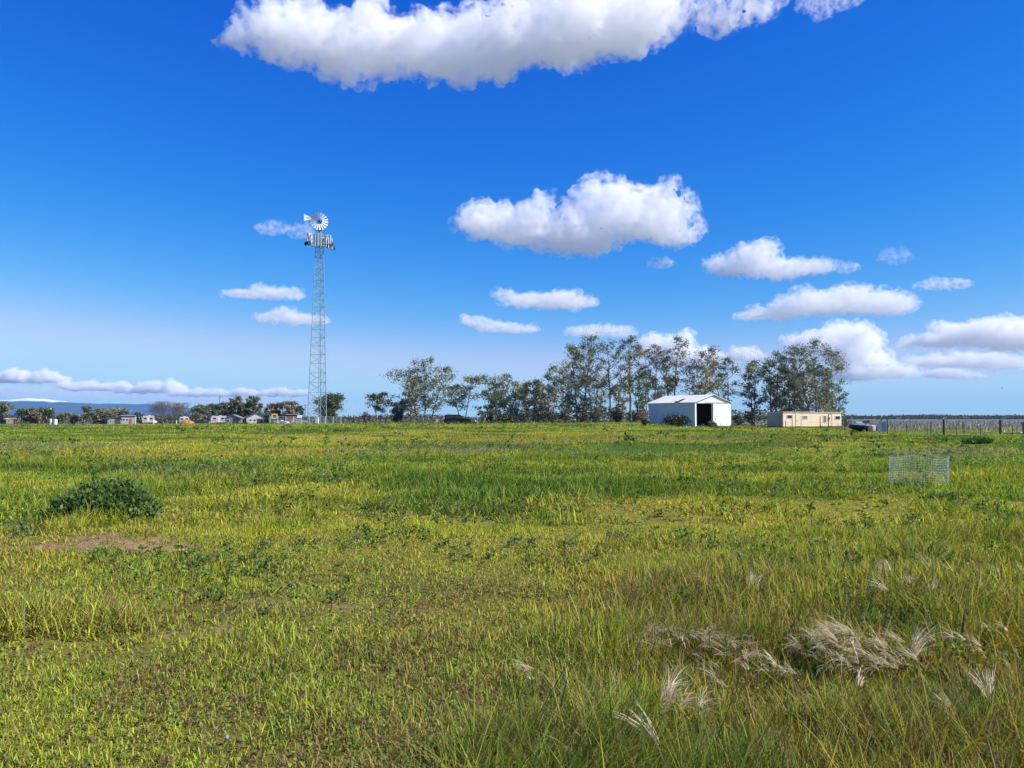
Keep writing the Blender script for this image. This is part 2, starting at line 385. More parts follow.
def tall_map(x, y):
    """Height of the grass in metres at a place."""
    r = np.hypot(x, y)
    n = fbm(x, y, 1.6, 21); n2 = fbm(x, y, 5.5, 27)
    h = .024 + .034 * n + .03 * sstep(.5, .7, n2)
    lump = sstep(.54, .68, fbm(x, y, .95, 35)); h = h + lump * (.03 + .12 * sstep(8, 14, r)) * (1 - .5 * sstep(40, 80, r))
    right = sstep(-.5, .9, x + (n2 - .5) * 1.2 - .06 * (y - 4)) * (1 - sstep(8, 13, y))
    h = h + right * (.045 + .09 * sstep(.38, .68, n))
    p = footprint(600, 765); h = np.maximum(h, .30 * blob(x, y, p.x, p.y - .3, .8, .5) * (.6 + .6 * n))
    p = footprint(960, 745); h = np.maximum(h, .27 * blob(x, y, p.x, p.y - .2, .9, .6) * (.6 + .6 * n))
    p = footprint(45, 622); h = np.maximum(h, .24 * blob(x, y, p.x, p.y, 1.1, .5) * (.6 + .6 * n))
    h = h + .03 * sstep(14, 24, r) + .08 * sstep(.5, .66, fbm(x, y, 3.2, 33)) * sstep(9, 15, r) * (1 - .35 * sstep(30, 70, r))
    for px, py, rx, ry, hh in ((430, 505, 1.9, .7, .26), (540, 497, 3.0, .9, .22), (345, 500, .9, .5, .26), (920, 560, .8, .5, .36), (1000, 540, 1.4, .8, .3), (470, 487, 3, .8, .2), (150, 492, 1.5, .6, .26), (620, 488, 3, 1, .18)):
        p = footprint(px, py); h = np.maximum(h, hh * blob(x, y, p.x, p.y, rx, ry) * (.5 + .7 * n))
    h = h * (1 - .45 * np.exp(-(((x - 1.5) / 5) ** 2 + ((y - 11.5) / 2.2) ** 2)))
    h = h * (1 - .65 * soil_mask(x, y))
    for px, py, rx, ry in ((842, 690, .46, .42), (885, 678, .34, .34), (690, 682, .55, .42), (670, 742, .24, .34), (889, 624, .24, .26), (960, 674, .3, .26), (536, 704, .25, .2), (775, 697, .28, .22), (984, 712, .16, .2), (911, 674, .14, .2)):
        p = footprint(px, py); h = h * (1 - .35 * blob(x, y, p.x, p.y - .12, rx, ry, .4))
    return h
C_YG = np.array((.45, .42, .05)); C_LG = np.array((.36, .40, .04)); C_MG = np.array((.215, .30, .03)); C_DG = np.array((.065, .145, .018))
C_OL = np.array((.32, .23, .035)); C_BR = np.array((.17, .095, .05)); C_ST = np.array((.36, .29, .15)); C_SO = np.array((.31, .19, .105)); C_YE = np.array((.42, .39, .035))
def mix(a, b, t): return a * (1 - t)[:, None] + b * t[:, None]
def turf_colour(x, y):
    """Mean colour of the sward at a place (plant colour, plus some shade painted in as darker grass)."""
    r = np.hypot(x, y)
    n1 = fbm(x, y, 2.3, 51); n2 = fbm(x, y, 9, 55); n3 = fbm(x, y, 30, 59)
    c = mix(np.tile(C_LG, (len(x), 1)), C_YG, sstep(.38, .62, n1))
    c = mix(c, C_MG, np.maximum(sstep(.44, .62, n2) * (.25 + .6 * sstep(10, 18, r)), .5 * sstep(12, 26, r)))
    lump = sstep(.52, .66, fbm(x, y, .95, 35)); c = mix(c, C_MG * 1.1, .6 * lump * sstep(8, 14, r)); c = mix(c, C_DG, .5 * sstep(.6, .72, fbm(x, y, .7, 39)) * sstep(9, 14, r))
    c = mix(c, C_YG, .75 * sstep(.5, .64, fbm(x + 40, y, 5, 63)) * sstep(7, 12, r))
    c = mix(c, C_DG, .8 * sstep(.5, .64, fbm(x * .45, y, 5, 61)) * sstep(13, 20, r))
    c = mix(c, C_OL, .5 * sstep(.52, .66, fbm(x * .5, y, 9, 67)) * sstep(24, 45, r))
    c = mix(c, C_OL, .55 * sstep(.46, .64, fbm(x, y, 1.1, 71)) * sstep(-.2, 1, x) * (1 - sstep(8, 12, r)))
    c = mix(c, C_YE, .5 * sstep(.66, .76, fbm(x * .6, y, 8, 73)) * sstep(40, 70, r))
    c = mix(c, C_MG, .55 * sstep(.48, .66, n3) * sstep(20, 40, r))
    c = mix(c, C_BR * 1.4, .38 * sstep(.5, .66, fbm(x, y, .75, 77)) * (1 - sstep(6.5, 10, r)) * (1 - sstep(-.5, 1.0, x)))
    c = mix(c, C_BR * 1.3, .5 * sstep(.48, .64, fbm(x, y, .9, 79)) * (1 - sstep(7, 10, r)) * sstep(.6, 1.6, x))
    c = mix(c, C_OL * .62, .5 * sstep(.3, 1.3, x) * (1 - sstep(6, 9, r)))
    p = footprint(600, 765); c = mix(c, C_MG * .45, .75 * blob(x, y, p.x, p.y - .25, .95, .6))  # darker grass, with the shade there painted into its colour
    for px, py, rx, ry in ((818, 680, .18, .22), (885, 628, .4, .3), (960, 720, .5, .4)):
        p = footprint(px, py); c = mix(c, C_DG * .8, .6 * blob(x, y, p.x, p.y, rx, ry))
    c = mix(c, C_YG * .5 + C_LG * .5, .6 * np.exp(-(((x - 1.5) / 5) ** 2 + ((y - 11.5) / 2.2) ** 2)))
    p = footprint(20, 568); c = mix(c, C_YE, .75 * blob(x, y, p.x, p.y, 1.3, .9)); p = footprint(45, 618); c = mix(c, C_YE, .45 * blob(x, y, p.x, p.y, 1.1, .6))
    p = footprint(265, 540); c = mix(c, C_YE, .5 * blob(x, y, p.x, p.y, .9, .5)); p = footprint(575, 434); c = mix(c, C_YE, .8 * blob(x, y, p.x, p.y, 5, 4))
    for px, py, rx, ry in ((550, 462, 9, 2.2), (560, 492, 4, 1.0), (425, 503, 1.6, .6), (120, 490, 3.4, 1.3), (800, 470, 5, 2), (640, 470, 5, 1.6), (60, 460, 6, 2), (270, 462, 5, 1.6)):
        p = footprint(px, py); c = mix(c, C_DG * 1.25, .62 * blob(x, y, p.x, p.y, rx, ry))
    for px, py, rx, ry in ((510, 449, 5, 1.2), (440, 446, 5, 1.6), (580, 452, 2.5, 1.6), (235, 478, 2.5, .8), (150, 470, 1.6, .8), (410, 452, 6, 2), (630, 437, 12, 5), (60, 447, 6, 3), (960, 452, 5, 3)):
        p = footprint(px, py); c = mix(c, np.array((.20, .215, .12)), .5 * blob(x, y, p.x, p.y, rx, ry))
    return c

# one sheet from the camera's feet to the horizon
azs = np.concatenate([np.linspace(-math.pi, -R(50), 40, endpoint=False), np.linspace(-R(50), R(50), 360, endpoint=False), np.linspace(R(50), math.pi, 40, endpoint=False)])
rad = np.concatenate([[0.0], np.geomspace(.4, 300, 260), np.geomspace(330, 16000, 40)])
A, RR = np.meshgrid(azs, rad); gx = (RR * np.sin(A)).ravel(); gy = (RR * np.cos(A)).ravel()
gzv = ground(gx, gy)
nA, nR = len(azs), len(rad)
ii, jj = np.meshgrid(np.arange(nR - 1), np.arange(nA), indexing='ij'); j2 = (jj + 1) % nA
q = np.stack([ii * nA + jj, ii * nA + j2, (ii + 1) * nA + j2, (ii + 1) * nA + jj], -1).reshape(-1, 4)
T = np.concatenate([q[:, [0, 2, 1]], q[:, [0, 3, 2]]])
gr = np.hypot(gx, gy)
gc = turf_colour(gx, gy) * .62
gc = mix(gc, C_BR * .8, .45 * (1 - sstep(6, 30, gr)))
gc = mix(gc, C_SO, soil_mask(gx, gy))
far = sstep(185, 260, gr)
gc = mix(gc, np.array((.145, .15, .125)), far * (gx > -1e9))
gm = tri_mesh('ground', np.column_stack([gx, gy, gzv]), T, gc)
gm.polygons.foreach_set('use_smooth', [True] * len(gm.polygons))
m = bpy.data.materials.new('earth'); m.use_nodes = True; nt = m.node_tree; b = nt.nodes['Principled BSDF']
b.inputs['Roughness'].default_value = .95; b.inputs['Specular IOR Level'].default_value = .1
at_ = nt.nodes.new('ShaderNodeAttribute'); at_.attribute_name = 'col'
tc = nt.nodes.new('ShaderNodeTexCoord'); n1 = nt.nodes.new('ShaderNodeTexNoise'); n1.inputs['Scale'].default_value = 14; n1.inputs['Detail'].default_value = 8; n1.inputs['Roughness'].default_value = .75
mr = nt.nodes.new('ShaderNodeMapRange'); mr.inputs['From Min'].default_value = .3; mr.inputs['From Max'].default_value = .7; mr.inputs['To Min'].default_value = .55; mr.inputs['To Max'].default_value = 1.4
mx = nt.nodes.new('ShaderNodeMix'); mx.data_type = 'RGBA'; mx.blend_type = 'MULTIPLY'; mx.inputs[0].default_value = 1
bp = nt.nodes.new('ShaderNodeBump'); bp.inputs['Strength'].default_value = .6; bp.inputs['Distance'].default_value = .03
L = nt.links.new
L(tc.outputs['Object'], n1.inputs['Vector']); L(n1.outputs['Fac'], mr.inputs['Value']); L(at_.outputs['Color'], mx.inputs[6]); L(mr.outputs[0], mx.inputs[7]); L(mx.outputs[2], b.inputs['Base Color'])
L(n1.outputs['Fac'], bp.inputs['Height']); L(bp.outputs['Normal'], b.inputs['Normal'])
tag(link('ground', gm, m), kind='structure')

# the sward: single blades near by, coarser tufts farther out
GRASS = leaf_mat('grass_blade', .34, .6, .012, up=.42)
def sward(n, r0, r1, segs, wid, hmul, seed, azmax=R(43), spread=1.0, minh=0.0):
    g = np.random.default_rng(seed)
    r = np.sqrt(g.uniform(r0 * r0, r1 * r1, n)); a = g.uniform(-azmax, azmax, n)
    x, y = r * np.sin(a), r * np.cos(a)
    keep = np.ones(n, bool)
    sm = soil_mask(x, y)
    keep &= g.random(n) > .82 * sm
    px = np.clip(512 + F * x / np.maximum(y, .01), -600, 1600)
    keep &= r < np.interp(px, PX, DE) * 1.03
    dn = fbm(x, y, .5, 91); keep &= g.random(n) < .35 + 1.1 * dn
    x, y, r = x[keep], y[keep], r[keep]; k = len(x)
    th = tall_map(x, y)
    h = th * hmul * g.gamma(6, 1 / 6., k) * (.6 + .8 * fbm(x, y, .35, 93)) + minh
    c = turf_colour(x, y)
    u = g.random(k)
    low = (th < .17)
    dead = u < np.where(r > 12, .05, np.where(low, .16, .10)) * (.3 + 1.4 * fbm(x, y, .8, 95))
    brown = (u > .84) & (fbm(x, y, .9, 97) > .47) & (r < 16)
    c = c * g.uniform(.45, 1.5, k)[:, None] * np.column_stack([g.uniform(.85, 1.2, k), np.ones(k), np.ones(k)])
    c[dead] = C_ST * g.uniform(.4, .95, dead.sum())[:, None]
    c[brown] = C_BR * g.uniform(.5, 1.3, brown.sum())[:, None]
    dk = (u > .55) & (u < .68); c[dk] = C_DG * g.uniform(.8, 1.8, dk.sum())[:, None]
    az = g.uniform(0, 2 * math.pi, k)
    wind = sstep(.15, .3, th)
    az = np.where(g.random(k) < .65 * wind, g.normal(.15, .75, k), az)
    lean = np.abs(g.normal(.12, .30, k)) * spread + .26 * wind; curl = np.abs(g.normal(.35, .4, k)) * spread
    broad = (g.random(k) < .5) & low & (r < 15)
    w = wid * g.uniform(.6, 1.35, k) * np.where(broad, 1.35, 1) * np.where(th > .2, .8, 1)
    h = np.where(broad, h * .75, h)
    lean = np.where(broad, lean + g.uniform(.3, 1.0, k), lean)
    fc = np.where(g.random(k) < .5, az + math.pi / 2, g.uniform(0, 6.28, k))
    P = np.column_stack([x, y, ground(x, y) - .004])
    return blades(P, h, w, az, lean, curl, c, segs, 1.2, fc)
V, T, C = join([sward(280000, 1.9, 6, 3, .0062, 1.0, 1, spread=1.6), sward(430000, 5.6, 14, 2, .0098, 1.0, 2, spread=1.7), sward(420000, 13.4, 36, 2, .022, 1.0, 3, spread=2.0),
                sward(330000, 34, 90, 1, .06, .8, 4, spread=1.9), sward(240000, 85, 178, 1, .16, .8, 5, spread=2.0, minh=.03)])
tag(link('meadow_grass', tri_mesh('meadow_grass', V, T, C), GRASS), kind='stuff')
del V, T, C

# ------------------------------------------------------------------ far country
def ridge_mesh(name, D, az0, az1, n, hfun, depth, material, seed=0, rows=14):
    """A hill range with a front slope, a crest and a back slope."""
    a = np.linspace(az0, az1, n); t = np.linspace(0, 1, rows)
    AA, TT = np.meshgrid(a, t)
    rr = D + (TT - .5) * depth
    xx, yy = rr * np.sin(AA), rr * np.cos(AA)
    prof = np.where(TT < .55, sstep(0, .55, TT), 1 - sstep(.55, 1, TT))
    zz = -3 + hfun(AA) * prof * (.84 + .32 * fbm(xx, yy, depth * .16, seed, 5))
    V = np.column_stack([xx.ravel(), yy.ravel(), zz.ravel()])
    i, j = np.meshgrid(np.arange(rows - 1), np.arange(n - 1), indexing='ij')
    q = np.stack([i * n + j, i * n + j + 1, (i + 1) * n + j + 1, (i + 1) * n + j], -1).reshape(-1, 4)
    me = tri_mesh(name, V, np.concatenate([q[:, [0, 1, 2]], q[:, [0, 2, 3]]]))
    me.polygons.foreach_set('use_smooth', [True] * len(me.polygons))
    return tag(link(name, me, material), kind='structure')
mm = bpy.data.materials.new('snowy_mountain'); mm.use_nodes = True; nt = mm.node_tree; b = nt.nodes['Principled BSDF']; b.inputs['Roughness'].default_value = .9
g_ = nt.nodes.new('ShaderNodeNewGeometry'); sx = nt.nodes.new('ShaderNodeSeparateXYZ'); nz = nt.nodes.new('ShaderNodeTexNoise'); nz.inputs['Scale'].default_value = .004; nz.inputs['Detail'].default_value = 6
ad = nt.nodes.new('ShaderNodeMath'); ad.operation = 'MULTIPLY_ADD'; ad.inputs[1].default_value = 90
rp = nt.nodes.new('ShaderNodeValToRGB'); rp.color_ramp.elements[0].color = (.012, .03, .06, 1); rp.color_ramp.elements[1].color = (.85, .87, .9, 1)
SNOW_LO, SNOW_HI = 258, 282
m2 = nt.nodes.new('ShaderNodeMapRange'); m2.inputs['From Min'].default_value = SNOW_LO + 45; m2.inputs['From Max'].default_value = SNOW_HI + 45
L = nt.links.new
L(g_.outputs['Position'], sx.inputs[0]); L(g_.outputs['Position'], nz.inputs['Vector']); L(nz.outputs['Fac'], ad.inputs[0]); L(sx.outputs['Z'], ad.inputs[2]); L(ad.outputs[0], m2.inputs['Value']); L(m2.outputs[0], rp.inputs['Fac']); L(rp.outputs['Color'], b.inputs['Base Color'])
MD = 14500
def azp(px): return math.atan((px - 512) / F)
def mth(a):
    px = 512 + F * np.tan(a)
    y = np.interp(px, [-300, -80, 0, 30, 60, 95, 120, 150, 200, 300], [402, 402.3, 402.8, 402.2, 402.4, 403.8, 405, 406, 409, 418])
    return (YH - y) * MD / F * 1.0
ridge_mesh('mountain_range', MD, azp(-300), azp(330), 240, mth, 3200, mm, 5)
hm = mat('far_hill', (.02, .04, .045), .95, noise=(.01, .6, 1.5))
def hh(a):
    px = 512 + F * np.tan(a)
    return 30 * np.interp(px, [500, 760, 860, 910, 935, 960, 1100, 1400], [.3, .55, .75, .9, 1.15, .85, .8, .8])
ridge_mesh('far_hills', 6200, azp(480), azp(1400), 160, hh, 1600, hm, 9)

# haze: one closed box round everything on the ground
hz = MB().box((0, 0, 0), (34000, 34000, 1)); me = bpy.data.meshes.new('haze')
zb, zt = -8.0, 420.0
me.from_pydata([(x, y, z) for z in (zb, zt) for x, y in ((-17000, -17000), (17000, -17000), (17000, 17000), (-17000, 17000))], [], [(3, 2, 1, 0), (4, 5, 6, 7), (0, 1, 5, 4), (1, 2, 6, 5), (2, 3, 7, 6), (3, 0, 4, 7)])
hmat = bpy.data.materials.new('haze'); hmat.use_nodes = True; nt = hmat.node_tree; nt.nodes.clear()
o_ = nt.nodes.new('ShaderNodeOutputMaterial'); v_ = nt.nodes.new('ShaderNodeVolumePrincipled')
v_.inputs['Color'].default_value = (.30, .60, 1, 1); v_.inputs['Density'].default_value = 4.0e-5; v_.inputs['Anisotropy'].default_value = 0
nt.links.new(v_.outputs[0], o_.inputs['Volume'])
tag(link('haze', me, hmat), kind='stuff')
# ------------------------------------------------------------------ metals, paints
STEEL = mat('galvanised_steel', (.27, .36, .385), .5, .15, noise=(2, .8, 1.2))
WHITE_M = mat('white_painted_metal', (.78, .78, .76), .5, 0, noise=(.8, .88, 1.05))
PANEL = mat('antenna_grey_white', (.56, .58, .60), .5, 0)
DARK = mat('dark_fitting', (.035, .035, .04), .6)
BLACKP = mat('black_car_paint', (.008, .008, .010), .35, 0, spec=.25)
GLASS = mat('dark_window_glass', (.02, .024, .03), .08, 0, spec=.6)
RUBBER = mat('tyre_rubber', (.02, .02, .02), .85)
WOOD = mat('weathered_wood', (.085, .068, .055), .9, noise=(4, .6, 1.5))
TPOST = mat('rusty_post', (.06, .045, .04), .85, noise=(5, .7, 1.4))
CREAM = mat('cream_siding', (.72, .58, .40), .6, noise=(.5, .92, 1.06))
BEIGE = mat('beige_paint', (.6, .47, .32), .7)
BROWN = mat('brown_boards', (.17, .085, .045), .8, noise=(3, .7, 1.4))
GREY = mat('grey_siding', (.20, .195, .21), .8, noise=(2, .85, 1.15))
DROOF = mat('dark_roof', (.045, .05, .065), .7, noise=(3, .7, 1.5))
BLUEROOF = mat('slate_blue_roof', (.06, .09, .13), .6, noise=(3, .8, 1.3))
RUST = mat('rusty_sheet', (.20, .09, .05), .85, noise=(2.5, .5, 1.6))
DIRT = mat('orange_dirt', (.42, .19, .08), .95, noise=(1.2, .75, 1.25), bump=.5)
REDP = mat('dull_red_board', (.28, .10, .08), .8)
YELLOW = mat('yellow_paint', (.72, .48, .12), .6)
TEAL = mat('pale_teal_metal', (.55, .66, .64), .5, noise=(1.2, .8, 1.15))
TARP = mat('blue_grey_deck', (.17, .20, .27), .4, noise=(1.5, .8, 1.3))
HULL = mat('dark_hull', (.02, .021, .032), .3)
WIRE = mat('bright_galvanised_wire', (.8, .81, .81), .35, .3)
FWIRE = mat('fence_wire', (.25, .25, .26), .5, .6)
RVW = mat('dulled_white_paint', (.46, .46, .46), .5, noise=(.8, .85, 1.05))
def siding(name, color, pitch, depth=.02, rough=.55, axis='X', dirt=.25):
    """Corrugated sheet metal: ribs as bump, a little weathering in the colour."""
    m = mat(name, color, rough, 0, noise=(.55, 1 - dirt, 1.05)); nt = m.node_tree; b = nt.nodes['Principled BSDF']
    tc = nt.nodes.new('ShaderNodeTexCoord'); wv = nt.nodes.new('ShaderNodeTexWave'); wv.bands_direction = axis; wv.inputs['Scale'].default_value = .314 / pitch
    bp = nt.nodes.new('ShaderNodeBump'); bp.inputs['Distance'].default_value = depth; bp.inputs['Strength'].default_value = .7
    nt.links.new(tc.outputs['Object'], wv.inputs['Vector']); nt.links.new(wv.outputs['Fac'], bp.inputs['Height']); nt.links.new(bp.outputs['Normal'], b.inputs['Normal'])
    return m
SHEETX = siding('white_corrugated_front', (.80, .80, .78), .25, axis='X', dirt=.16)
SHEETY = siding('shaded_corrugated_side', (.58, .60, .62), .25, axis='Y', dirt=.2)  # darker, bluer copy of the front sheet: wall shade in the colour
ROOFM = siding('white_corrugated_roof', (.88, .85, .79), .25, axis='Y', dirt=.1)
def face_to_cam(p, turn):
    """Heading of something whose front (-Y side) faces the camera from p, turned clockwise-from-above by `turn`."""
    return -math.atan2(p.x, p.y) + turn

# ------------------------------------------------------------------ lattice tower with windmill head
def tower():
    D = 150; k = mpp(D); base = on_ground(318, D)
    top_z = EYE + (YH - 246) * k; H = top_z - base.z
    t = empty('lattice_tower', base, 0, 'tall galvanised lattice mast carrying antenna panels and a windmill wheel on top', 'tower')
    def corners(f):
        s = 9.6 * k * (1 - f) + 4.0 * k * f       # half width seen
        return [Vector((-s, -s * .35, H * f)), Vector((0.05 * s, s * .9, H * f)), Vector((s, -s * .45, H * f))]
    n = 26
    fr = [1 - (1 - i / n) ** 1.0 for i in range(n + 1)]
    fr = [0.0]
    while fr[-1] < 1: fr.append(min(1.0, fr[-1] + .062 - .034 * fr[-1]))
    for c in range(3):
        MB().tube([corners(f)[c] for f in (0, .33, .66, 1.0)], [.085, .08, .07, .06], 8).build('leg', STEEL, t)
    br = MB()
    for i in range(len(fr) - 1):
        a, b = corners(fr[i]), corners(fr[i + 1])
        for c in range(3):
            d = (c + 1) % 3
            br.tube([a[c], b[d]] if i % 2 else [a[d], b[c]], .03, 5)
            br.tube([b[c], b[d]], .027, 5)
            if i < 5: br.tube([a[d], b[c]] if i % 2 else [a[c], b[d]], .032, 5)
    br.build('cross_bracing', STEEL, t)
    cab = MB()
    for o in (-.08, .08): cab.tube([(o, .25, 0), (o * .8, .25, H)], .03, 5)
    cab.build('cable_run', STEEL, t)
    # antenna platform
    zc = EYE + (YH - 239.5) * k - base.z; r = 12.0 * k
    fm = MB()
    for dz in (-.75, .75):
        pts = [Vector((r * .62 * math.cos(R(a)), r * .62 * math.sin(R(a)), zc + dz)) for a in (210, 330, 90)]
        tri = [Vector((r * math.cos(R(a)), r * .9 * math.sin(R(a)), zc + dz)) for a in (205, 255, 285, 335, 45, 135)]
        for i in range(6): fm.tube([tri[i], tri[(i + 1) % 6]], .06, 5)
        for i in range(6): fm.tube([tri[i], (0, 0, zc + dz)], .05, 5)
    fm.tube([(0, 0, H - .2), (0, 0, zc + 3.2)], .16, 8)
    fm.build('antenna_frame', STEEL, t)
    def panel(x, y, rot, h=2.3, w=.34, dz=0, m=PANEL):
        q = MB().box((0, 0, 0), (w, .16, h)); M = Matrix.Translation((x, y, zc + dz)) @ Matrix.Rotation(rot, 4, 'Z'); q.xf(M)
        a = q.build('antenna_panel', m, t, bevel=.03)
        ob = MB().tube([(x - math.sin(rot) * -.2, y + math.cos(rot) * .2, zc + dz - 1.5), (x - math.sin(rot) * -.2, y + math.cos(rot) * .2, zc + dz + 1.35)], .05, 6)
        ob.build('mounting_pipe', STEEL, a)
        rb = MB().box((x + math.sin(rot) * -.45, y + math.cos(rot) * .42, zc + dz - .55 + .35 * math.sin(x * 40)), (.34, .3, .7), rot); rb.build('radio_unit', DARK if m is PANEL else GREY, a, bevel=.03)
    for x, y, rot in ((-13.2, -1, 1.25), (-10.6, -4, .9), (-7.4, -6, .55), (-1.4, -11, .1), (1.2, -11.4, 0), (4.0, -11, -.1), (7.6, -5, -.6), (10.0, -4, -.75), (11.8, -2, -1.0), (12.8, 1.5, -1.3), (-5, 9, 2.6), (0, 11, 3.1), (5.5, 9.5, 3.6)):
        panel(x * .93 * k, y * k, rot, h=2.2 if abs(x) > 6 else 2.5, dz=(-.1 if abs(x) > 6 else .05) + .45 * math.sin(x * 2.3 + 1))
    # windmill head
    hub = Vector(((317.6 - 318) * k, -.5, EYE + (YH - 220.0) * k - base.z))
    ms = MB()
    for sx, sy in ((-1, -1), (1, -1), (1, 1), (-1, 1)): ms.tube([(sx * .42, sy * .42, zc + .9), (hub.x + sx * .12, sy * .12, hub.z - .3)], .05, 5)
    for z in (zc + 1.4, zc + 2.1): 
        ms.tube([(-.36, -.36, z), (.36, -.36, z)], .03, 5); ms.tube([(-.36, .36, z), (.36, .36, z)], .03, 5); ms.tube([(-.36, -.36, z), (.36, .36, z + .6)], .03, 5)
    ms.build('windmill_stub_tower', STEEL, t)
    hb = MB().tube([hub + Vector((0, .9, 0)), hub + Vector((0, -.35, 0))], .2, 12).build('windmill_hub', DARK, t)
    rw = 9.0 * k; wheel = MB()
    yaw = Matrix.Translation(hub) @ Matrix.Rotation(R(22), 4, 'Z') @ Matrix.Rotation(R(3), 4, 'Y')
    for rr in (rw * .42, rw * .80):
        wheel.tube([(rr * math.cos(2 * math.pi * i / 36), .07, rr * math.sin(2 * math.pi * i / 36)) for i in range(37)], .018, 5)
    for i in range(6):
        a = 2 * math.pi * i / 6; wheel.tube([(0, .05, 0), (rw * .8 * math.cos(a), .07, rw * .8 * math.sin(a))], .025, 5)
    wheel.xf(yaw); wo = wheel.build('windmill_wheel', STEEL, t)
    for i in range(18):
        a = 2 * math.pi * i / 18; bl = MB(); u = Vector((math.cos(a), 0, math.sin(a))); v = Vector((-math.sin(a), 0, math.cos(a)))
        vs = []
        for (rr, hw) in ((rw * .36, .08), (rw * .99, .17)):
            for s in (-1, 1):
                for th in (-.012, .012):
                    vs.append(u * rr + v * (s * hw) + Vector((0, s * hw * .55 - .03 + th, 0)))
        bl.add(vs, [(0, 2, 6, 4), (1, 5, 7, 3), (0, 1, 3, 2), (4, 6, 7, 5), (0, 4, 5, 1), (2, 3, 7, 6)]); bl.xf(yaw); bl.build('blade', WHITE_M, wo)
    tv = MB().prism([(0, -.2), (0, .1), (-1.4, .68), (-1.4, -.6)], -.015, .015)
    tv.xf(Matrix.Translation(hub + Vector((-1.72, 1.0, .85))) @ Matrix.Rotation(R(20), 4, 'Z') @ Matrix.Scale(1.06, 4)); tvo = tv.build('tail_vane', WHITE_M, t); mk = MB().box((-.72, -.03, 0), (.85, .012, .1)); mk.xf(Matrix.Translation(hub + Vector((-1.72, 1.0, .85))) @ Matrix.Rotation(R(20), 4, 'Z')); mk.build('dark_marking', DARK, tvo)
    MB().tube([hub + Vector((0, .6, 0)), hub + Vector((-1.8, 1.0, .80))], .04, 5).build('tail_boom', STEEL, t)
    # ground equipment inside the compound
    c = on_ground(317, D - 6)
    e = empty('equipment_cabinet', c, 0, 'white equipment cabinet standing at the foot of the lattice tower', 'cabinet')
    hh_ = 5.6 * mpp(D - 6)
    MB().box((0, 0, .62), (.62, .6, 1.1)).build('housing', WHITE_M, e, bevel=.02); MB().box((0, -.304, .62), (.5, .02, .95)).build('door', PANEL, e)
    MB().box((0, 0, 1.2), (.7, .68, .07)).build('lid', WHITE_M, e); MB().box((0, 0, .035), (.7, .68, .07)).build('plinth', GREY, e)
tower()

def mesh_fence(label, px0, px1, D, step_px, h, postm, name='chain_link_fence', wires=6, prad=.045, D1=None, top_rail=True, group=None, weave=True):
    D1 = D if D1 is None else D1
    a = on_ground(px0, D)
    f = empty(name, a, 0, label, 'fence', group)
    n = max(1, round(abs(px1 - px0) / step_px)); pts = []
    for i in range(n + 1):
        u = i / n; pts.append(on_ground(px0 + (px1 - px0) * u, D + (D1 - D) * u) - a)
    for p in pts:
        MB().tube([p + Vector((0, 0, -.1)), p + Vector((0, 0, h + .06))], prad, 8).build('post', postm, f)
    wm = MB()
    for i in range(len(pts) - 1):
        p, q = pts[i], pts[i + 1]
        for j in range(wires):
            z = h * (j + .6) / wires
            wm.tube([p + Vector((0, 0, z)), p.lerp(q, .5) + Vector((0, 0, z - .01)), q + Vector((0, 0, z))], .008, 4, cap=False)
        if weave:
            m = max(4, int((q - p).length / .16))
            for j in range(m):
                s = p.lerp(q, j / m); s2 = p.lerp(q, min(1, j / m + h / (q - p).length)); s3 = p.lerp(q, max(0, j / m - h / (q - p).length))
                wm.tube([s + Vector((0, 0, .03)), s2 + Vector((0, 0, h))], .006, 3, cap=False); wm.tube([s + Vector((0, 0, .03)), s3 + Vector((0, 0, h))], .006, 3, cap=False)
    wm.build('wire_mesh' if weave else 'wire', FWIRE if not weave else STEEL, f)
    if top_rail:
        MB().tube([p + Vector((0, 0, h)) for p in pts], .03, 6).build('top_rail', STEEL, f)
    return f
mesh_fence('chain link fence with pale steel posts round the foot of the lattice tower', 270, 341, 143, 8, 1.35, WHITE_M, D1=146)
mesh_fence('wire fence on dark thin posts between the round dark oak and the first big eucalyptus', 343, 402, 168, 5.2, 1.9, TPOST, name='wire_fence', weave=False, top_rail=False, wires=4, prad=.06)

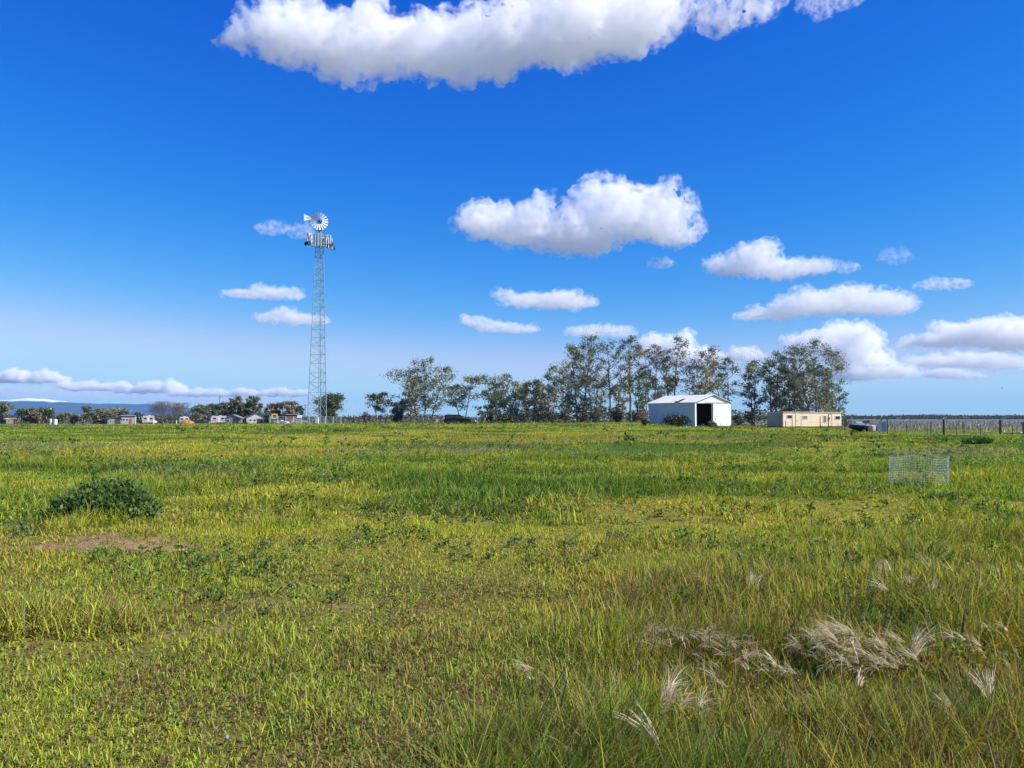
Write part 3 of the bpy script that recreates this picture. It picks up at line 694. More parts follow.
# ------------------------------------------------------------------ white barn with a sliding door
def barn():
    D = 124; k = mpp(D)
    p = on_ground(695, D); rz = face_to_cam(p, R(44))
    z_e = EYE + (YH - 402.0) * k - p.z; z_r = EYE + (YH - 394.6) * k - p.z + .05
    W, Ln = 7.9, 11.2     # front width (local +x), length going back (local +y)
    b = empty('barn', p, rz, 'white corrugated metal barn with a dark open doorway, low gable roof partly stripped', 'barn')
    th = .1
    door0, door1 = .35, 3.95
    fw = MB()      # front wall: gable with doorway at the near corner
    fw.box((.17, th / 2, z_e / 2), (.34, th, z_e)); 
    fw.prism([(0, z_e - .18), (W, z_e - .18), (W, z_e), (W / 2, z_r - .05), (0, z_e)], .001, th)
    fw.build('front_wall', SHEETX, b)
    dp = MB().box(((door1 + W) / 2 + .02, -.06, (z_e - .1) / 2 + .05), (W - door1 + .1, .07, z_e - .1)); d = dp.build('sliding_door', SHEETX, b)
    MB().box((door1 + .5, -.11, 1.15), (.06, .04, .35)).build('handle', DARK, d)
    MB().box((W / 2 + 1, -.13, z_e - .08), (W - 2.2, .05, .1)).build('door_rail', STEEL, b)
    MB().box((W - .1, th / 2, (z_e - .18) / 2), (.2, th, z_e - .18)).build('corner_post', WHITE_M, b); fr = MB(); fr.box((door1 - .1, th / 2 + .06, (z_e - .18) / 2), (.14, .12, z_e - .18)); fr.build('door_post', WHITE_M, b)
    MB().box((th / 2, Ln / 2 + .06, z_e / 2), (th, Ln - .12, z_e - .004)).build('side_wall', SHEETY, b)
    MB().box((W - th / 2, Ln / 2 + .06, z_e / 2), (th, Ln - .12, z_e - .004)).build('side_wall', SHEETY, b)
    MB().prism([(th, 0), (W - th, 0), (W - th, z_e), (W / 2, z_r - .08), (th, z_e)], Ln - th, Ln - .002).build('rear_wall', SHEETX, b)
    def slope(x0, x1, z0, z1, mat_, name, y0=-.3, y1=Ln + .25, t=.05):
        q = MB(); q.add([(x0, y0, z0), (x1, y0, z1), (x1, y1, z1), (x0, y1, z0), (x0, y0, z0 + t), (x1, y0, z1 + t), (x1, y1, z1 + t), (x0, y1, z0 + t)],
                        [(3, 2, 1, 0), (4, 5, 6, 7), (0, 1, 5, 4), (1, 2, 6, 5), (2, 3, 7, 6), (3, 0, 4, 7)])
        return q.build(name, mat_, b)
    e = .28; sl = (z_r - z_e) / (W / 2)
    # the near slope has a gap where sheets have lifted
    slope(-e, W / 2, z_e - e * sl, z_r, ROOFM, 'roof', -.3, 3.1); slope(-e, W / 2, z_e - e * sl, z_r, ROOFM, 'roof', 4.9, Ln + .25)
    slope(.9, W / 2, z_e + .9 * sl, z_r, ROOFM, 'roof', 3.1, 3.9); slope(1.9, W / 2, z_e + 1.9 * sl, z_r, ROOFM, 'roof', 3.9, 4.9)
    slope(W + e, W / 2, z_e - e * sl, z_r, ROOFM, 'roof')
    r1 = slope(-.3, 1.1, z_e - .3 * sl + .06, z_e + 1.1 * sl + .10, WHITE_M, 'loose_roof_sheet', 3.0, 3.5); r1['label'] = 'lifted loose roof sheet'
    st = MB()
    for y in (3.3, 3.95, 4.6): st.box((.95, y, z_e + .2), (2.0, .09, .09))
    st.build('purlin', RUST, b)
    MB().tube([(W / 2 + .55, 1.2, z_r - .2), (W / 2 + .55, 1.2, z_r + .35)], .06, 8).build('vent_pipe', STEEL, b)
    MB().box((W / 2, Ln / 2, .02), (W - .3, Ln - .3, .04)).build('floor', WOOD, b)
    MB().box((W / 2, 3.6, z_e / 2 - .1), (W - .4, .1, z_e - .25)).build('doorway_shade_panel', mat('doorway_shade', (.03, .024, .02), .9), b)  # added dark sheet standing in for the deep shade inside the doorway
    for x in (1.1, 3.2): MB().box((x, 5 + x * .6, 1.0), (.18, .18, 2.0)).build('inner_post', WOOD, b)
    MB().tube([(-.05, 2.8, .3), (-.05, 2.8, 2.1)], .05, 6).build('downpipe', STEEL, b)
barn()

# ------------------------------------------------------------------ cream office trailer
def trailer():
    D = 136; k = mpp(D); p = on_ground(783, D); rz = face_to_cam(p, R(48))
    z0 = EYE + (YH - 426.6) * k - p.z; z1 = EYE + (YH - 412.3) * k - p.z
    Ln, Wd = 15.3, 3.6
    t = empty('site_trailer', p, rz, 'long cream site trailer with small dark windows, parked in front of the last tree', 'trailer')
    SID = siding('cream_trailer_siding', (.74, .60, .43), .3, .012, axis='X', dirt=.08); END = siding('shaded_trailer_end', (.40, .36, .28), .3, .012, axis='Y', dirt=.15)  # end siding is darker than the long side to paint in its shade
    h = z1 - z0; zc = (z0 + z1) / 2
    MB().box((Ln / 2, Wd / 2, zc), (Ln - .06, Wd - .06, h), 0).build('body', SID, t)
    MB().box((-.002 + .02, Wd / 2, zc - .03), (.05, Wd, h - .1)).build('end_wall', END, t)
    MB().box((Ln / 2, Wd / 2, z1 + .04), (Ln + .2, Wd + .25, .1)).build('roof', CREAM, t)
    for x in np.linspace(1, Ln - 1, 7):
        for y_ in (.5, Wd - .5): MB().box((x, y_, z0 / 2 + .05), (.3, .3, max(.2, z0 + .1))).build('support_block', GREY, t)
    MB().box((Ln / 2, Wd / 2, z0 - .08), (Ln - .3, Wd - .5, .16)).build('chassis', DARK, t)
    def win(px0, px1, y0, y1, m=GLASS):
        # fraction along the side seen in perspective
        u0, u1 = (px0 - 783) / 57 , (px1 - 783) / 57
        g = lambda u: Ln * u / (1 + .10 * (1 - u))
        x0, x1 = g(u0), g(u1); a, b_ = z1 - (y0) * h, z1 - (y1) * h
        f = MB().box(((x0 + x1) / 2, .0, (a + b_) / 2), (x1 - x0 + .16, .08, a - b_ + .16)).build('window', WHITE_M, t)
        MB().box(((x0 + x1) / 2, -.045, (a + b_) / 2), (x1 - x0, .03, a - b_)).build('pane', m, f)
    def door(px0, px1):
        g = lambda u: Ln * u / (1 + .10 * (1 - u)); x0, x1 = g((px0 - 783) / 57), g((px1 - 783) / 57)
        f = MB().box(((x0 + x1) / 2, .0, z0 + h * .44), (x1 - x0, .09, h * .84)).build('door', CREAM, t)
        fr_ = MB(); fr_.box((x1, -.01, z0 + h * .44), (.1, .1, h * .86)); fr_.box((x0, -.01, z0 + h * .44), (.07, .1, h * .86)); fr_.box(((x0 + x1) / 2, -.01, z0 + h * .875), (x1 - x0, .1, .08)); fr_.build('frame', DARK if px0 > 825 else WHITE_M, f)
        MB().box((x0 + .22, -.075, z0 + h * .42), (.14, .06, .06)).build('handle', DARK, f)
    win(787.2, 791.6, .20, .40); win(803, 807.2, .24, .44, mat('curtained_glass', (.25, .19, .14), .25)); win(823, 825.4, .24, .70, mat('louvre_glass', (.20, .15, .11), .3)); win(834.2, 838.4, .26, .48)
    door(796, 799.5); door(827.6, 830.6)
    MB().box((11.8, -.12, z0 + h * .58), (.25, .18, .3)).build('lamp_box', DARK, t)
trailer()

# ------------------------------------------------------------------ black off-roader under the trees
def suv(label, px, D, rz, m, name='parked_car', L_=4.7, H_=1.75, group=None):
    p = on_ground(px, D)
    t = empty(name, p, rz, label, 'car', group)
    a = L_ / 2
    lo = .38
    body = MB().prism([(-a, lo), (-a, .72), (-a + .05, .98), (-a + .10, 1.05), (a - 1.25, 1.12), (a - .10, 1.05), (a, .80), (a, lo)], -.9, .9)
    body.build('body', m, t, bevel=.05)
    cab = MB().prism([(-a + .12, 1.06), (-a + .22, H_ - .06), (-a + .4, H_), (a - 2.15, H_), (a - 1.95, H_ - .06), (a - 1.35, 1.08)], -.80, .80)
    cab.build('cabin', m, t, bevel=.04)
    for s in (-1, 1):
        w_ = MB().prism([(-a + .42, 1.14), (-a + .45, H_ - .14), (-.62, H_ - .14), (-.62, 1.14)], s * .80 - .012, s * .80 + .012); w_.build('side_window', GLASS, t)
        w_ = MB().prism([(-.52, 1.14), (-.52, H_ - .14), (a - 2.1, H_ - .14), (a - 1.55, 1.14)], s * .80 - .012, s * .80 + .012); w_.build('side_window', GLASS, t)
        MB().box((a + .0, s * .62, .80), (.06, .34, .16)).build('headlight', WHITE_M, t)
        MB().box((-a - .0, s * .70, .86), (.06, .2, .26)).build('tail_light', REDP, t)
        MB().box((a - 1.5, s * .98, 1.14), (.14, .2, .16)).build('wing_mirror', m, t)
        for x in (-a + .88, a - .88):
            w = MB().tube([(x, s * .92 - .12, .36), (x, s * .92 + .12, .36)], .36, 20).build('wheel', RUBBER, t)
            MB().tube([(x, s * .92 + s * .10, .36), (x, s * .92 + s * .135, .36)], .21, 14).build('rim', DARK if m is BLACKP else STEEL, w)
    MB().prism([(a - 1.98, H_ - .12), (a - 1.93, H_ - .10), (a - 1.36, 1.13), (a - 1.40, 1.11)], -.70, .70).build('windscreen', GLASS, t)
    return t
suv('long black off-road car parked under the eucalyptus trees', 457.5, 142, R(6), BLACKP, L_=5.0, H_=1.85)

# ------------------------------------------------------------------ right-hand field edge: posts, boat, cabinet
def wood_fence():
    a = on_ground(887, 82); f = empty('post_and_wire_fence', a, 0, 'old fence of thick wooden posts and thin steel stakes with slack wire', 'fence')
    line = []
    for px, D, h, r, m in ((779.5, 130, 2.1, .06, TPOST), (785.5, 127, 1.3, .07, WOOD), (792, 122, 2.0, .05, TPOST), (801, 118, 1.9, .05, STEEL), (820, 112, 1.9, .055, TPOST), (844.5, 104, 1.5, .05, TPOST), (865, 95, 1.2, .04, TPOST), (887, 84, 1.85, .075, WOOD), (906, 82, 1.1, .03, TPOST), (927, 80, 1.15, .03, TPOST), (930.5, 80, 1.25, .045, TPOST),
                           (943.5, 79, 1.62, .115, WOOD), (956, 78.5, 1.1, .03, TPOST), (963.5, 78, 1.2, .035, TPOST), (980, 77.5, 1.15, .03, TPOST), (1000, 77, 1.58, .12, WOOD), (1012, 76.5, 1.1, .03, TPOST), (1023, 76, 1.4, .09, WOOD), (1058, 76, 1.6, .11, WOOD)):
        p = on_ground(px, D) - a; line.append(p)
        MB().tube([p + Vector((0, 0, -.2)), p + Vector((.01, 0, h * .5)), p + Vector((.03, .0, h))], [r, r * .96, r * .88], 10).build('post' if r > .06 else 'stake', m, f)
    w_ = MB()
    for z in (.35, .68, 1.0):
        for p, q in zip(line, line[1:]):
            w_.tube([p + Vector((0, 0, z)), p.lerp(q, .5) + Vector((0, 0, z - .05)), q + Vector((0, 0, z))], .006, 4, cap=False)
    w_.build('wire', FWIRE, f)
wood_fence()
def boat():
    D = 96; k = mpp(D); p = on_ground(862, D); rz = R(2)
    t = empty('small_boat', p, rz, 'low dark boat with a blue-grey deck and pointed bow lying beyond the field edge', 'boat')
    L2 = 13.2 * k; n = 14
    def ring(u):
        w = .95 * (1 - max(0, (.55 - u) / .55) ** 2.2) if u < .55 else .95
        x = -L2 + 2 * L2 * u; sheer = .78 + .22 * (1 - u) ** 1.6; keel = .12 + .45 * (1 - min(1, u / .45)) ** 1.5
        return [(x, -w, sheer), (x, -w * .8, (sheer + keel) / 2 - .1), (x, 0, keel), (x, w * .8, (sheer + keel) / 2 - .1), (x, w, sheer)]
    h = MB(); vs = []; fs = []
    for i in range(n + 1): vs += ring(i / n)
    for i in range(n):
        for j in range(4): fs.append((i * 5 + j, i * 5 + j + 1, i * 5 + 6 + j, i * 5 + 5 + j))
    fs.append(tuple(n * 5 + j for j in range(5)))
    h.add(vs, fs).build('hull', HULL, t, smooth=True)
    d = MB(); vs = []; fs = []
    for i in range(n + 1):
        u = i / n; r0 = ring(u); x, w, z = r0[0][0], -r0[0][1], r0[0][2]
        c = z + .10 + .30 * math.sin(math.pi * min(1, max(0, (u - .1) / .75))) ** .8
        vs += [(x, -w * 1.03, z), (x, -w * .55, (c + z) / 2 + .07), (x, 0, c), (x, w * .55, (c + z) / 2 + .07), (x, w * 1.03, z)]
    for i in range(n):
        for j in range(4): fs.append((i * 5 + j, i * 5 + j + 1, i * 5 + 6 + j, i * 5 + 5 + j))
    d.add(vs, fs).build('deck', TARP, t, smooth=True)
    MB().prism([(.1, 1.2), (.35, 1.52), (.62, 1.55), (.75, 1.2)], -.5, .5).build('windscreen', GLASS, t)
    MB().box((-.55, -.1, 1.24), (.8, .5, .14)).build('hatch', WHITE_M, t, bevel=.03)
    tr = MB(); tr.box((0, -.45, .16), (2 * L2 * .8, .1, .12)); tr.box((0, .45, .16), (2 * L2 * .8, .1, .12)); tr.tube([(.5, -.85, .26), (.5, .85, .26)], .05, 6)
    tr.build('cradle', DARK, t)
    for s in (-1, 1): MB().tube([(.5, s * .85 - .08, .27), (.5, s * .85 + .08, .27)], .27, 16).build('wheel', RUBBER, t)
boat()
def tote():
    D = 93; p = on_ground(871.5, D)
    t = empty('water_tank', p, R(12), 'small sunlit beige tank standing at the stern of the dark boat', 'tank')
    MB().lathe([(.02, 0.0), (.40, 0.02), (.43, .1), (.43, .62), (.40, .72), (.2, .80), (.16, .82)], 18).build('shell', BEIGE, t, smooth=False)
    MB().lathe([(.15, .82), (.15, .88), (.02, .89)], 12).build('lid', WOOD, t)
    MB().tube([(-.3, -.33, .12), (-.3, -.52, .12)], .04, 8).build('valve', DARK, t)
tote()
def teal_cabinet():
    D = 90; k = mpp(D); p = on_ground(881.5, D)
    t = empty('pump_shed', p, R(-18), 'pale teal sheet-metal pump cabinet with a sloping top, by the tall thin fence post', 'cabinet')
    h = 11.2 * k
    MB().prism([(-.5, 0), (-.5, h * .55), (-.12, h * .97), (.46, h), (.46, 0)], -.4, .4).build('housing', TEAL, t, bevel=.015)
    MB().box((.2, -.412, h * .46), (.42, .03, h * .8)).build('door', mat('teal_door', (.28, .36, .37), .5), t)
    MB().box((.05, -.44, h * .48), (.04, .05, .12)).build('handle', DARK, t)
    MB().lathe([(.07, 0), (.07, .1), (.1, .12), (.02, .2)], 10, (0, 0, h)).build('vent_cap', DARK, t)
teal_cabinet()
def flatbed():
    D = 78; p = on_ground(1024, D)
    t = empty('flatbed_trailer', p, R(4), 'low black flatbed trailer with white scraps on it at the field edge', 'trailer')
    MB().box((0, 0, .26), (3.3, 1.5, .1)).build('bed', DARK, t)
    MB().tube([(-1.65, 0, .22), (-2.3, 0, .2), (-2.45, 0, .12)], .05, 8).build('drawbar', DARK, t)
    for x, s in ((.3, -1), (.3, 1)): MB().tube([(x, s * .82 - .08, .22), (x, s * .82 + .08, .22)], .22, 16).build('wheel', RUBBER, t)
    s = MB().box((-.72, -.3, .37), (.36, .4, .12), .3); s.build('white_board', WHITE_M, t, bevel=.02)
    MB().box((.42, -.72, .22), (.26, .06, .26), .1).build('mudguard', WHITE_M, t, bevel=.02)
flatbed()
q = footprint(1009.5, 435.5); e = empty('pale_bucket', q, .4, 'pale yellowish bucket lying on its side in the grass near the flatbed trailer', 'bucket')
MB().tube([(-.2, 0, .14), (.2, 0, .15)], [.11, .14], 14).build('shell', mat('pale_plastic', (.7, .68, .45), .5), e); MB().tube([(.2, -.14, .15), (.3, 0, .05), (.2, .14, .15)], .008, 5).build('handle', STEEL, e)

# ------------------------------------------------------------------ wire tree cage in the field
def cage():
    p = footprint(919, 484.5); D = p.y; k = mpp(D)
    r = 26 * k; h = 27.5 * k
    t = empty('wire_cage', p, 0, 'open ring of bright welded wire mesh standing in the grass', 'cage')
    wv = MB(); n = 70
    def rr(a, z): return r * (1 + .03 * math.sin(2 * a + 1) + .02 * math.sin(5 * a + z * 4))
    nz = 11
    for i in range(nz + 1):
        z = h * i / nz
        wv.tube([(rr(2 * math.pi * j / n, z) * math.cos(2 * math.pi * j / n), rr(2 * math.pi * j / n, z) * math.sin(2 * math.pi * j / n), z + (.02 + .03 * z / h) * math.sin(4 * math.pi * j / n + .5)) for j in range(n + 1)],   .0013 if i < nz else .002, 4, cap=False)
    for j in range(n):
        a = 2 * math.pi * j / n
        wv.tube([(rr(a, z) * math.cos(a), rr(a, z) * math.sin(a), z) for z in (0, h * .33, h * .66, h + .03)], .0013, 4, cap=False)
    for a0, a1 in ((-.75, .55), (2.55, 3.5)):      # where the roll of mesh overlaps itself
        for i in range(nz + 1):
            z = h * (i + .45) / nz
            wv.tube([(1.012 * rr(a0 + (a1 - a0) * j / 12, z) * math.cos(a0 + (a1 - a0) * j / 12), 1.012 * rr(a0 + (a1 - a0) * j / 12, z) * math.sin(a0 + (a1 - a0) * j / 12), z + .03 * math.sin(i * 2.1 + j * .5)) for j in range(13)], .0016, 4, cap=False)
    wv.build('welded_mesh', WIRE, t)
    for a in (2.2, 5.4):
        MB().tube([(r * math.cos(a), r * math.sin(a), -.1), (r * math.cos(a), r * math.sin(a), h * .98)], .006, 6).build('stake', STEEL, t)
cage()

# ------------------------------------------------------------------ far yard beyond the field, left of the tower
YD = 285
def box_house(label, px0, px1, ytop, ybot, D=YD, turn=.25, wallm=GREY, roofm=DROOF, pitch=.28, depth=5, name='farm_shed', cat='shed', door=True, win=1, flat=False, doorm=None):
    k = mpp(D); W = (px1 - px0) * k / math.cos(turn) * .93; p = on_ground((px0 + px1) / 2, D); H = EYE + (YH - ytop) * k - p.z
    zb = max(0.0, EYE + (YH - ybot) * k - p.z) * 0
    t = empty(name, p, face_to_cam(p, turn), label, cat)
    rise = 0.12 if flat else W / 2 * pitch
    e = H - rise
    MB().prism([(-W / 2, -.2), (W / 2, -.2), (W / 2, e), (0, H - .05), (-W / 2, e)] if not flat else [(-W / 2, -.2), (W / 2, -.2), (W / 2, e), (-W / 2, e)], 0, depth).build('wall', wallm, t)
    o = .35
    if flat: MB().box((0, depth / 2 - .2, e + .08), (W + .6, depth + .8, .16)).build('roof', roofm, t)
    else:
        for s in (-1, 1):
            z0 = e - o * pitch
            q = MB(); x0, x1 = s * (W / 2 + o), 0
            q.add([(x0, -o, z0), (x1, -o, H), (x1, depth + o, H), (x0, depth + o, z0), (x0, -o, z0 + .14), (x1, -o, H + .14), (x1, depth + o, H + .14), (x0, depth + o, z0 + .14)], [(3, 2, 1, 0), (4, 5, 6, 7), (0, 1, 5, 4), (1, 2, 6, 5), (2, 3, 7, 6), (3, 0, 4, 7)]); q.build('roof', roofm, t)
    if door: 
        d = MB().box((W * .18, -.02, 1.0), (1.1 if W < 5 else 2.0, .08, 2.0)).build('door', doorm or DARK, t)
    for i in range(win):
        x = -W * .3 + i * W * .22
        f = MB().box((x, -.02, min(e * .62, 1.6)), (.95, .08, .8)).build('window', WHITE_M, t); MB().box((x, -.07, min(e * .62, 1.6)), (.75, .04, .6)).build('pane', GLASS, f)
    return t
def rv(label, px0, px1, ytop, D=YD, turn=.2, name='camper_trailer', motor=False, stripe=BROWN):
    k = mpp(D); Ln = (px1 - px0) * k; p = on_ground((px0 + px1) / 2, D); H = EYE + (YH - ytop) * k - p.z
    t = empty(name, p, face_to_cam(p, turn), label, 'camper'); a = Ln / 2; z0 = .6
    MB().prism([(-a, z0), (-a - .1, H * .6), (-a + .25, H), (a - .3, H), (a, H * .75), (a, z0)], 0, 2.3).build('body', RVW, t, bevel=.06)
    MB().box((0, -.01, H * .42), (Ln * .94, .03, .16)).build('stripe', stripe, t)
    for x in (-a * .55, a * .45):
        f = MB().box((x, -.01, H * .68), (1.0, .06, .6)).build('window', DARK, t); MB().box((x, -.05, H * .68), (.85, .03, .46)).build('pane', GLASS, f)
    MB().box((-a * .02, -.012, H * .5 + .1), (.7, .05, H * .62)).build('door', PANEL, t)
    for x in (-.45, .45): 
        w = MB().tube([(x + (a * .4 if motor else 0), .0, .36), (x + (a * .4 if motor else 0), .24, .36)], .36, 14).build('wheel', RUBBER, t)
    MB().box((a * .2, 1.1, H + .12), (.7, .7, .2)).build('roof_vent', PANEL, t)
    if motor: MB().prism([(a, .5), (a, 1.6), (a + .5, 1.2), (a + .9, 1.1), (a + .9, .5)], .15, 2.15).build('cab', WHITE_M, t)
    else: MB().tube([(-a, 1.1, .6), (-a - 1.1, 1.1, .5)], .06, 6).build('drawbar', DARK, t)
    return t
box_house('low house with a pale pinkish roof among the trees at the picture edge', 7, 19, 418.6, 423, 300, .3, mat('dull_wall', (.22, .18, .14), .8), mat('pinkish_roof', (.62, .48, .44), .7), .12, 6, 'low_house', 'house')
for px, h, r, lab in ((50.8, 2.0, .34, 'narrower of two white water tanks in front of dark bushes'), (55.6, 1.85, .55, 'wider of two white water tanks in front of dark bushes')):
    p = on_ground(px, 250); t = empty('water_tank', p, 0, lab, 'tank', 'white water tanks')
    MB().lathe([(r, -.1), (r, h * .85), (r * .8, h * .95), (.1, h)], 16).build('shell', WHITE_M, t); MB().lathe([(.18, h - .02), (.18, h + .08), (.02, h + .1)], 10).build('lid', DARK, t)
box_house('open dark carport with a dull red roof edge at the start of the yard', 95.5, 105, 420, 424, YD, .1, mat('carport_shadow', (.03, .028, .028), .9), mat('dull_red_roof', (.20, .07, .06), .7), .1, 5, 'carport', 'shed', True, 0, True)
box_house('low grey shed with a dark lean roof next to the carport', 108, 122, 417.8, 424, YD, .35, GREY, DROOF, .2, 6, 'farm_shed', 'shed', True, 1)
box_house('tall narrow yard house with pale posts and a dull red door', 121.5, 134.5, 415.4, 424, YD + 6, .1, mat('pale_grey_wall', (.33, .31, .33), .8), mat('pale_roof_edge', (.5, .42, .42), .7), .1, 5, 'yard_house', 'house', True, 2, True, REDP)
for px, D, h, lab in ((135.6, 270, 2.6, 'thick white post beside the tall narrow yard house'), (153.4, 255, 1.8, 'white post in the grass in front of the white motorhome'), (176.5, 262, 1.3, 'short white post near the orange dirt heap'), (436.8, 158, .85, 'short white post close to the black off-road car'), (477.5, 160, 1.0, 'short pale post beyond the black off-road car, towards the barn')):
    p = on_ground(px, D); t = empty('white_post', p, 0, lab, 'post', 'white posts')
    MB().tube([(0, 0, -.1), (0, 0, h)], .16 if D > 200 else .09, 10).build('shaft', WHITE_M, t); MB().lathe([(.18 if D > 200 else .1, 0), (.18 if D > 200 else .1, .05), (.02, .12)], 10, (0, 0, h)).build('cap', WHITE_M, t)
rv('white motorhome with its cab towards the orange dirt heap', 143, 154, 415.8, YD - 5, .1, 'motorhome', True)
p = on_ground(187.5, 240); bm = bmesh.new(); bmesh.ops.create_icosphere(bm, subdivisions=5, radius=1)
for v in bm.verts:
    c = v.co.copy(); a = math.atan2(c.y, c.x); s = 1 + .3 * (float(fbm(np.array([c.x * 3 + 5]), np.array([c.y * 3]), 1, 7)[0]) - .5)
    ht = (max(0, c.z) ** 1.4) * 1.7 * (1 - .22 * c.x) * s
    v.co = Vector((c.x * 2.5 * s, c.y * 1.8 * s, ht - .05 + .16 * float(fbm(np.array([c.x * 9]), np.array([c.y * 9]), 1, 11)[0]) * (1 if c.z > 0 else 0)))
me = bpy.data.meshes.new('dirt_mound'); bm.to_mesh(me); bm.free()
tag(link('dirt_mound', me, DIRT, loc=p), 'heap of bare orange dirt at the yard edge', 'dirt heap')
rv('small white camper half hidden behind the orange dirt heap', 180, 189, 416.8, YD + 8, .2)
suv('faded brown car standing beside the orange dirt heap', 204.5, 262, R(-10), mat('faded_brown_paint', (.13, .085, .07), .5), 'parked_car', 4.3, 1.5)
rv('long white camper between the faded brown car and the grey gabled barn', 211.5, 226.5, 415.9, YD - 4, .15)
box_house('grey gabled barn with a pale wall in the yard', 225, 241, 415, 424, YD - 10, -.2, GREY, mat('grey_roof', (.24, .22, .22), .7), .42, 6, 'farm_barn', 'barn', True, 1)
box_house('house with a dark slate-blue roof and white lower walls', 246.5, 266, 413.2, 424, YD - 6, .12, mat('white_lower_wall', (.48, .47, .44), .7), BLUEROOF, .5, 7, 'yard_house', 'house', True, 3)
# raised yellow-framed box
p = on_ground(274.5, 262); t = empty('lookout_box', p, face_to_cam(p, 0), 'raised box with a bright yellow frame round a dark opening', 'lookout box'); k = mpp(262)
zt_ = EYE + (YH - 413.8) * k - p.z; zb_ = EYE + (YH - 418.8) * k - p.z; hw = 2.3 * k
f = MB(); f.box((-hw, 0, (zt_ + zb_) / 2), (.42, .5, zt_ - zb_)); f.box((hw, 0, (zt_ + zb_) / 2), (.42, .5, zt_ - zb_)); f.box((0, 0, zt_ - .2), (2 * hw - .43, .5, .4)); f.box((0, 0, zb_ + .2), (2 * hw - .43, .5, .4)); f.build('frame', YELLOW, t)
MB().box((0, .5, (zt_ + zb_) / 2), (2 * hw, .9, zt_ - zb_ - .2)).build('box', BROWN, t)
for s in (-1, 1):
    MB().tube([(s * hw, .3, -.1), (s * hw * .9, .3, zb_)], .09, 6).build('leg', WOOD, t)
    MB().tube([(s * hw, .9, -.1), (s * hw * .9, .9, zb_)], .09, 6).build('leg', WOOD, t)
box_house('brown board shed with a flat overhanging roof behind the chain link fence', 286, 297.5, 414.3, 424, 235, .2, BROWN, mat('pale_flat_roof', (.30, .24, .22), .7), .1, 4, 'board_shed', 'shed', True, 0, True, mat('orange_boards', (.36, .17, .08), .8))
p = on_ground(299.6, 225); t = empty('sign_board', p, face_to_cam(p, .1), 'blank white sign board on posts close to the lattice tower', 'sign'); k = mpp(225)
z1_ = EYE + (YH - 415.2) * k - p.z; z0_ = EYE + (YH - 418.0) * k - p.z
MB().box((0, 0, (z0_ + z1_) / 2), (4.6 * k, .08, z1_ - z0_)).build('board', WHITE_M, t, bevel=.01)
for s in (-1, 1): MB().tube([(s * 1.9 * k, .1, -.1), (s * 1.9 * k, .1, z1_)], .05, 6).build('post', STEEL, t)
suv('white car parked behind the chain link fence below the raised yellow box', 281.5, 230, R(-8), WHITE_M, 'parked_car', 4.2, 1.5)
suv('silver-white car parked next to the lattice tower below the blank sign', 299.5, 205, R(8), mat('silver_paint', (.55, .56, .58), .3, .3), 'parked_car', 4.2, 1.45)
for px, D, yt, lab in ((219.5, 330, 396, 'tall thin utility pole in front of the dark grove'), (116.5, 330, 405, 'thin utility pole above the low grey shed'), (305, 300, 404, 'thin utility pole by the small green tree near the lattice tower')):
    p = on_ground(px, D); z = EYE + (YH - yt) * mpp(D) - p.z; t = empty('utility_pole', p, .4, lab, 'pole', 'utility poles')
    MB().tube([(0, 0, -.2), (0, 0, z)], [.16, .11], 8).build('shaft', WOOD, t); MB().box((0, 0, z - .5), (2.2, .1, .12)).build('crossarm', WOOD, t)
# ------------------------------------------------------------------ trees
LEAF = leaf_mat('tree_leaves', .22, .45, .05)
BARK = mat('grey_bark', (.17, .14, .115), .9, noise=(1.2, .5, 1.7), bump=.4)
PALEBARK = mat('pale_gum_bark', (.40, .35, .29), .85, noise=(.9, .45, 1.2), bump=.3)
BRIGHT = 2.35
def leaf_cloud(g, centres, radii, per, size, cols, droop=.5, flat=.8, bright=None):
    """Many single leaves and sprigs scattered through ragged clumps: V, T, C."""
    n = len(centres) * per
    ci = np.repeat(np.arange(len(centres)), per)
    d = g.normal(0, 1, (n, 3)); d /= np.linalg.norm(d, axis=1)[:, None]
    rad = radii[ci] * np.abs(g.normal(.62, .34, n))
    P = centres[ci] + d * rad[:, None] * np.array([1, 1, flat])
    ax = g.normal(0, 1, (n, 3)); ax[:, 2] -= droop * 1.4; ax /= np.linalg.norm(ax, axis=1)[:, None]
    up = g.normal(0, 1, (n, 3)); s = np.cross(ax, up); s /= np.linalg.norm(s, axis=1)[:, None] + 1e-9
    ln = size * g.uniform(.6, 1.5, n); wd = ln * g.uniform(.28, .5, n)
    a = P; b = P + ax * (ln * .5)[:, None] + s * wd[:, None]; c = P + ax * ln[:, None]; e = P + ax * (ln * .5)[:, None] - s * wd[:, None]
    V = np.stack([a, b, c, e], 1).reshape(-1, 3)
    k = np.arange(n)[:, None] * 4
    T = np.concatenate([k + np.array([0, 1, 2]), k + np.array([0, 2, 3])])
    cc = cols[g.integers(0, len(cols), len(centres))][ci] * (BRIGHT if bright is None else bright) * g.uniform(.6, 1.4, n)[:, None]
    return V, T, np.repeat(cc, 4, 0)
EUC = np.array([(.075, .088, .048), (.062, .078, .045), (.10, .10, .052), (.05, .066, .042), (.13, .115, .06)])
EUC_WARM = np.array([(.12, .105, .045), (.085, .088, .045), (.15, .10, .04), (.065, .075, .042)])
DARKG = np.array([(.030, .048, .024), (.040, .06, .028), (.055, .07, .030)])
OLIVE = np.array([(.095, .095, .058), (.075, .08, .05), (.12, .11, .07)])
BROWNT = np.array([(.115, .075, .042), (.085, .065, .04), (.075, .07, .04), (.13, .085, .045)])
GREYB = np.array([(.13, .115, .10), (.10, .095, .09), (.16, .13, .11)])
BLUEG = np.array([(.038, .052, .040), (.05, .062, .048)])
